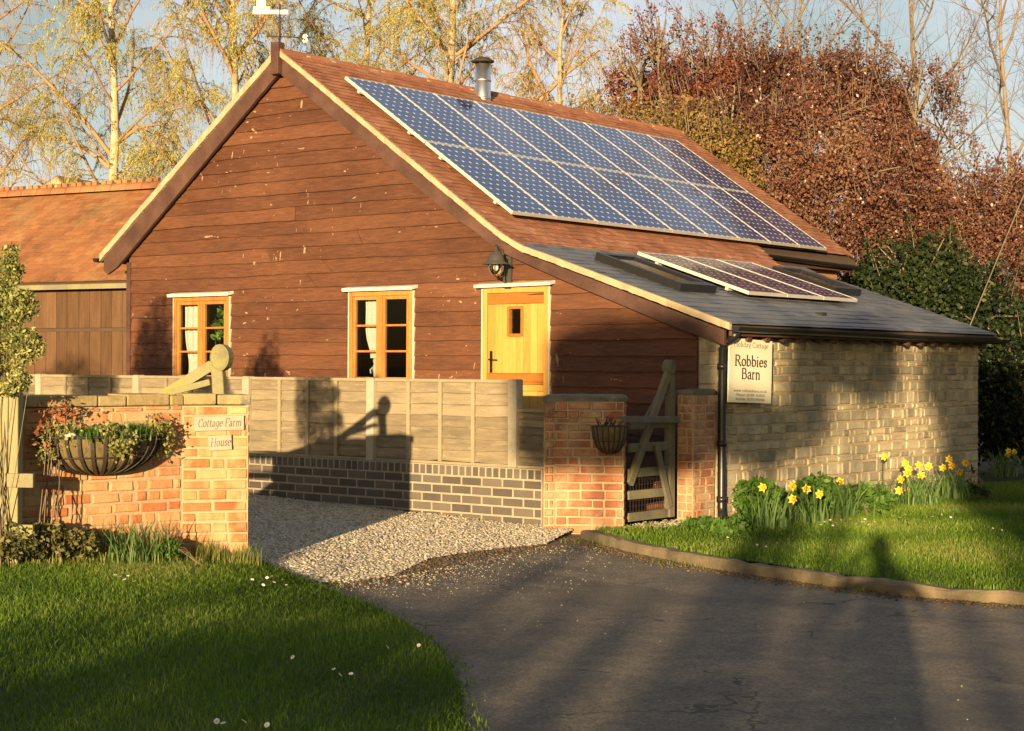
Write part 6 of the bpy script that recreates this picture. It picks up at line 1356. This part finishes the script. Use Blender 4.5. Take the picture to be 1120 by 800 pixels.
shade('shade_crown', 'flat crowned tree across the road behind the camera', 'tree', [sblob(-3.34, -1.52, .72, 2.30, TS, .8)], 20000, 701, (.09, .16), 'evergreen', -.35, 5)  # added leaf block, boxed to throw the straight-edged shadow on the gable
shade('shade_crown', 'thin crowned tree across the road behind the camera', 'tree', [sblob(-.86, -.40, 1.18, 2.35, TS, .6), sblob(-1.5, -.8, .85, 1.5, TS, .5), sblob(-.45, .35, 1.75, 2.7, TS, .5)], 5200, 702, (.09, .16), 'evergreen', -.05)
shade('shade_crown', 'wide dense tree across the road behind the camera', 'tree', [sblob(.86, 3.2, .1, 2.9, TS, .8), sblob(.62, 1.2, 1.75, 2.6, TS, .5)], 6500, 703, (.09, .16), 'evergreen', -.25)
HS = -17
for i, (u0, u1, v) in enumerate([(-7.0, -5.2, -.74), (-5.3, -4.3, -.71), (-4.4, -3.6, -.58), (-3.7, -2.9, -.46), (-3.0, -2.25, -.46), (-2.3, -1.78, -.40), (-1.56, -1.36, -.42), (-1.06, -.45, -.36), (-1.12, -.72, .10), (-.3, .30, -.46), (.54, .68, -.4), (.96, 1.7, .25), (1.6, 3.0, .5)]):
    zt = 1.58 + v - HS * T6; vb = -1.6 - 1.79
    shade('shrub', 'tall garden shrub in the row across the road behind the camera', 'shrub', [sblob(u0, u1, vb, v, HS, .6)], int(950 * (u1 - u0) + 120), 710 + i, (.11, .17), 'evergreen', (-.4 if u0 < -2.5 else -.1), 6)['group'] = 'shrubs across the road'
# photographer
def photographer():
    hd = CAM - FW * .42 + Vector((0, 0, .02)); f = Vector((FW.x, FW.y, 0)).normalized(); r_ = Vector((f.y, -f.x, 0)); Z = Vector((0, 0, 1)); B = hd - f * .05; B = Vector((B.x, B.y, 0))
    P = lambda a, b, z: B + r_ * a + f * b + Z * z
    v, e, rad = [], [], []
    def add(p, r, par=None):
        v.append(p); rad.append(r)
        if par is not None: e.append((par, len(v) - 1))
        return len(v) - 1
    pel = add(P(0, 0, .95), (.17, .12)); wa = add(P(0, 0, 1.12), (.155, .115), pel); ch = add(P(0, 0, 1.32), (.17, .12), wa); nk = add(P(0, .02, 1.47), (.06, .06), ch); h0 = add(P(0, .04, 1.55), (.075, .085), nk); h1 = add(P(0, .05, 1.64), (.08, .095), h0); h2 = add(P(0, .04, 1.70), (.05, .06), h1)
    for s in (-1, 1):
        sh = add(P(s * .19, 0, 1.40), (.06, .06), ch); el = add(P(s * .33, .12, 1.20), (.045, .045), sh); wr = add(P(s * .14, .33, 1.50), (.028, .03), el); hn = add(P(s * .095, .385, 1.565), (.02, .035), wr)
        for k in range(4): q = add(P(s * (.075 - .004 * k), .40, 1.60 - k * .02), (.008, .008), hn); add(P(s * .05, .405, 1.602 - k * .02), (.007, .007), q)
        q = add(P(s * .075, .36, 1.545), (.009, .009), hn); add(P(s * .055, .355, 1.55), (.008, .008), q)
        hp = add(P(s * .10, 0, .86), (.09, .09), pel); kn = add(P(s * .11, .02, .48), (.06, .06), hp); an = add(P(s * .12, -.01, .09), (.042, .042), kn); add(P(s * .13, .15, .045), (.04, .032), an)
    o = thing('person', 'person in a dark coat holding a small camera up to the face', 'person', B); me = bpy.data.meshes.new('body'); me.from_pydata([tuple(p - B) for p in v], e, []); me.materials.append(M['coat'])
    b = link('body', me, o); m = b.modifiers.new('skin', 'SKIN'); sv = me.skin_vertices[0].data
    for i, r in enumerate(rad): sv[i].radius = r
    sv[0].use_root = True; b.modifiers.new('sub', 'SUBSURF').levels = 2; b.modifiers['sub'].render_levels = 2
    q = MB(); c = P(0, .03, 1.66); q.lathe(c, [(.001, .115), (.05, .105), (.09, .06), (.102, .0), (.095, -.06), (.085, -.10)], 16, a0=R(150), a1=R(390), ax=r_, ay=-f); q.build('hair', M['bark'], o)
    k = MB(); k.obox(CAM - FW * .045, RT * .05, UP * .03, FW * .012); ko = k.build('compact_camera', M['black'], loc=CAM - FW * .05); tag(ko, 'small black compact camera held up by the person in the dark coat', 'camera')
photographer()

# ------------------------------------------------------------------ light
SUN_EL, SUN_ROT = R(6), math.atan2(-LS.x, -LS.y)
sd = bpy.data.lights.new('sun', 'SUN'); sd.energy = 5.0; sd.angle = R(.53); sd.color = (1, .735, .40)
so_ = bpy.data.objects.new('sun', sd); COL.objects.link(so_); so_.rotation_euler = LS.to_track_quat('-Z', 'Y').to_euler(); so_.location = (0, 0, 30)
w = bpy.data.worlds.new('World'); S.world = w; w.use_nodes = True; nt = w.node_tree; L = nt.links; bg = nt.nodes['Background']
sk = node(nt, 'ShaderNodeTexSky', sky_type='NISHITA', sun_disc=False, sun_elevation=SUN_EL, sun_rotation=SUN_ROT, altitude=50); sk.air_density = 1.0; sk.dust_density = 1.0; sk.ozone_density = 1.0
tc = node(nt, 'ShaderNodeTexCoord'); mp = node(nt, 'ShaderNodeMapping'); mp.inputs['Scale'].default_value = (1, 1, 2.6); L.new(tc.outputs['Generated'], mp.inputs[0])
nz = node(nt, 'ShaderNodeTexNoise'); nz.inputs['Scale'].default_value = 3.4; nz.inputs['Detail'].default_value = 7; nz.inputs['Roughness'].default_value = .58; L.new(mp.outputs[0], nz.inputs[0])
mr = node(nt, 'ShaderNodeMapRange'); mr.inputs[1].default_value, mr.inputs[2].default_value = .30, .62; L.new(nz.outputs[0], mr.inputs[0])
# clouds are masked out towards the sun to cut fill light on the gable
sx = node(nt, 'ShaderNodeVectorMath', operation='DOT_PRODUCT'); L.new(tc.outputs['Generated'], sx.inputs[0]); sx.inputs[1].default_value = (-.55, .83, .25)
m2 = node(nt, 'ShaderNodeMapRange', interpolation_type='SMOOTHSTEP'); m2.inputs[1].default_value, m2.inputs[2].default_value = .05, .6; L.new(sx.outputs['Value'], m2.inputs[0])
col = mix(nt, math_(nt, 'MULTIPLY', mr.outputs[0], m2.outputs[0]), sk.outputs[0], CLOUD)
col = mix(nt, 1.0, col, SKYGAIN, 'MULTIPLY')
L.new(col, bg.inputs[0]); bg.inputs[1].default_value = .062
S.view_settings.view_transform = 'Standard'; S.view_settings.look = 'None'; S.view_settings.exposure = EXPO; S.view_settings.gamma = 1; S.view_settings.use_curve_mapping = False
S.render.engine = 'CYCLES'
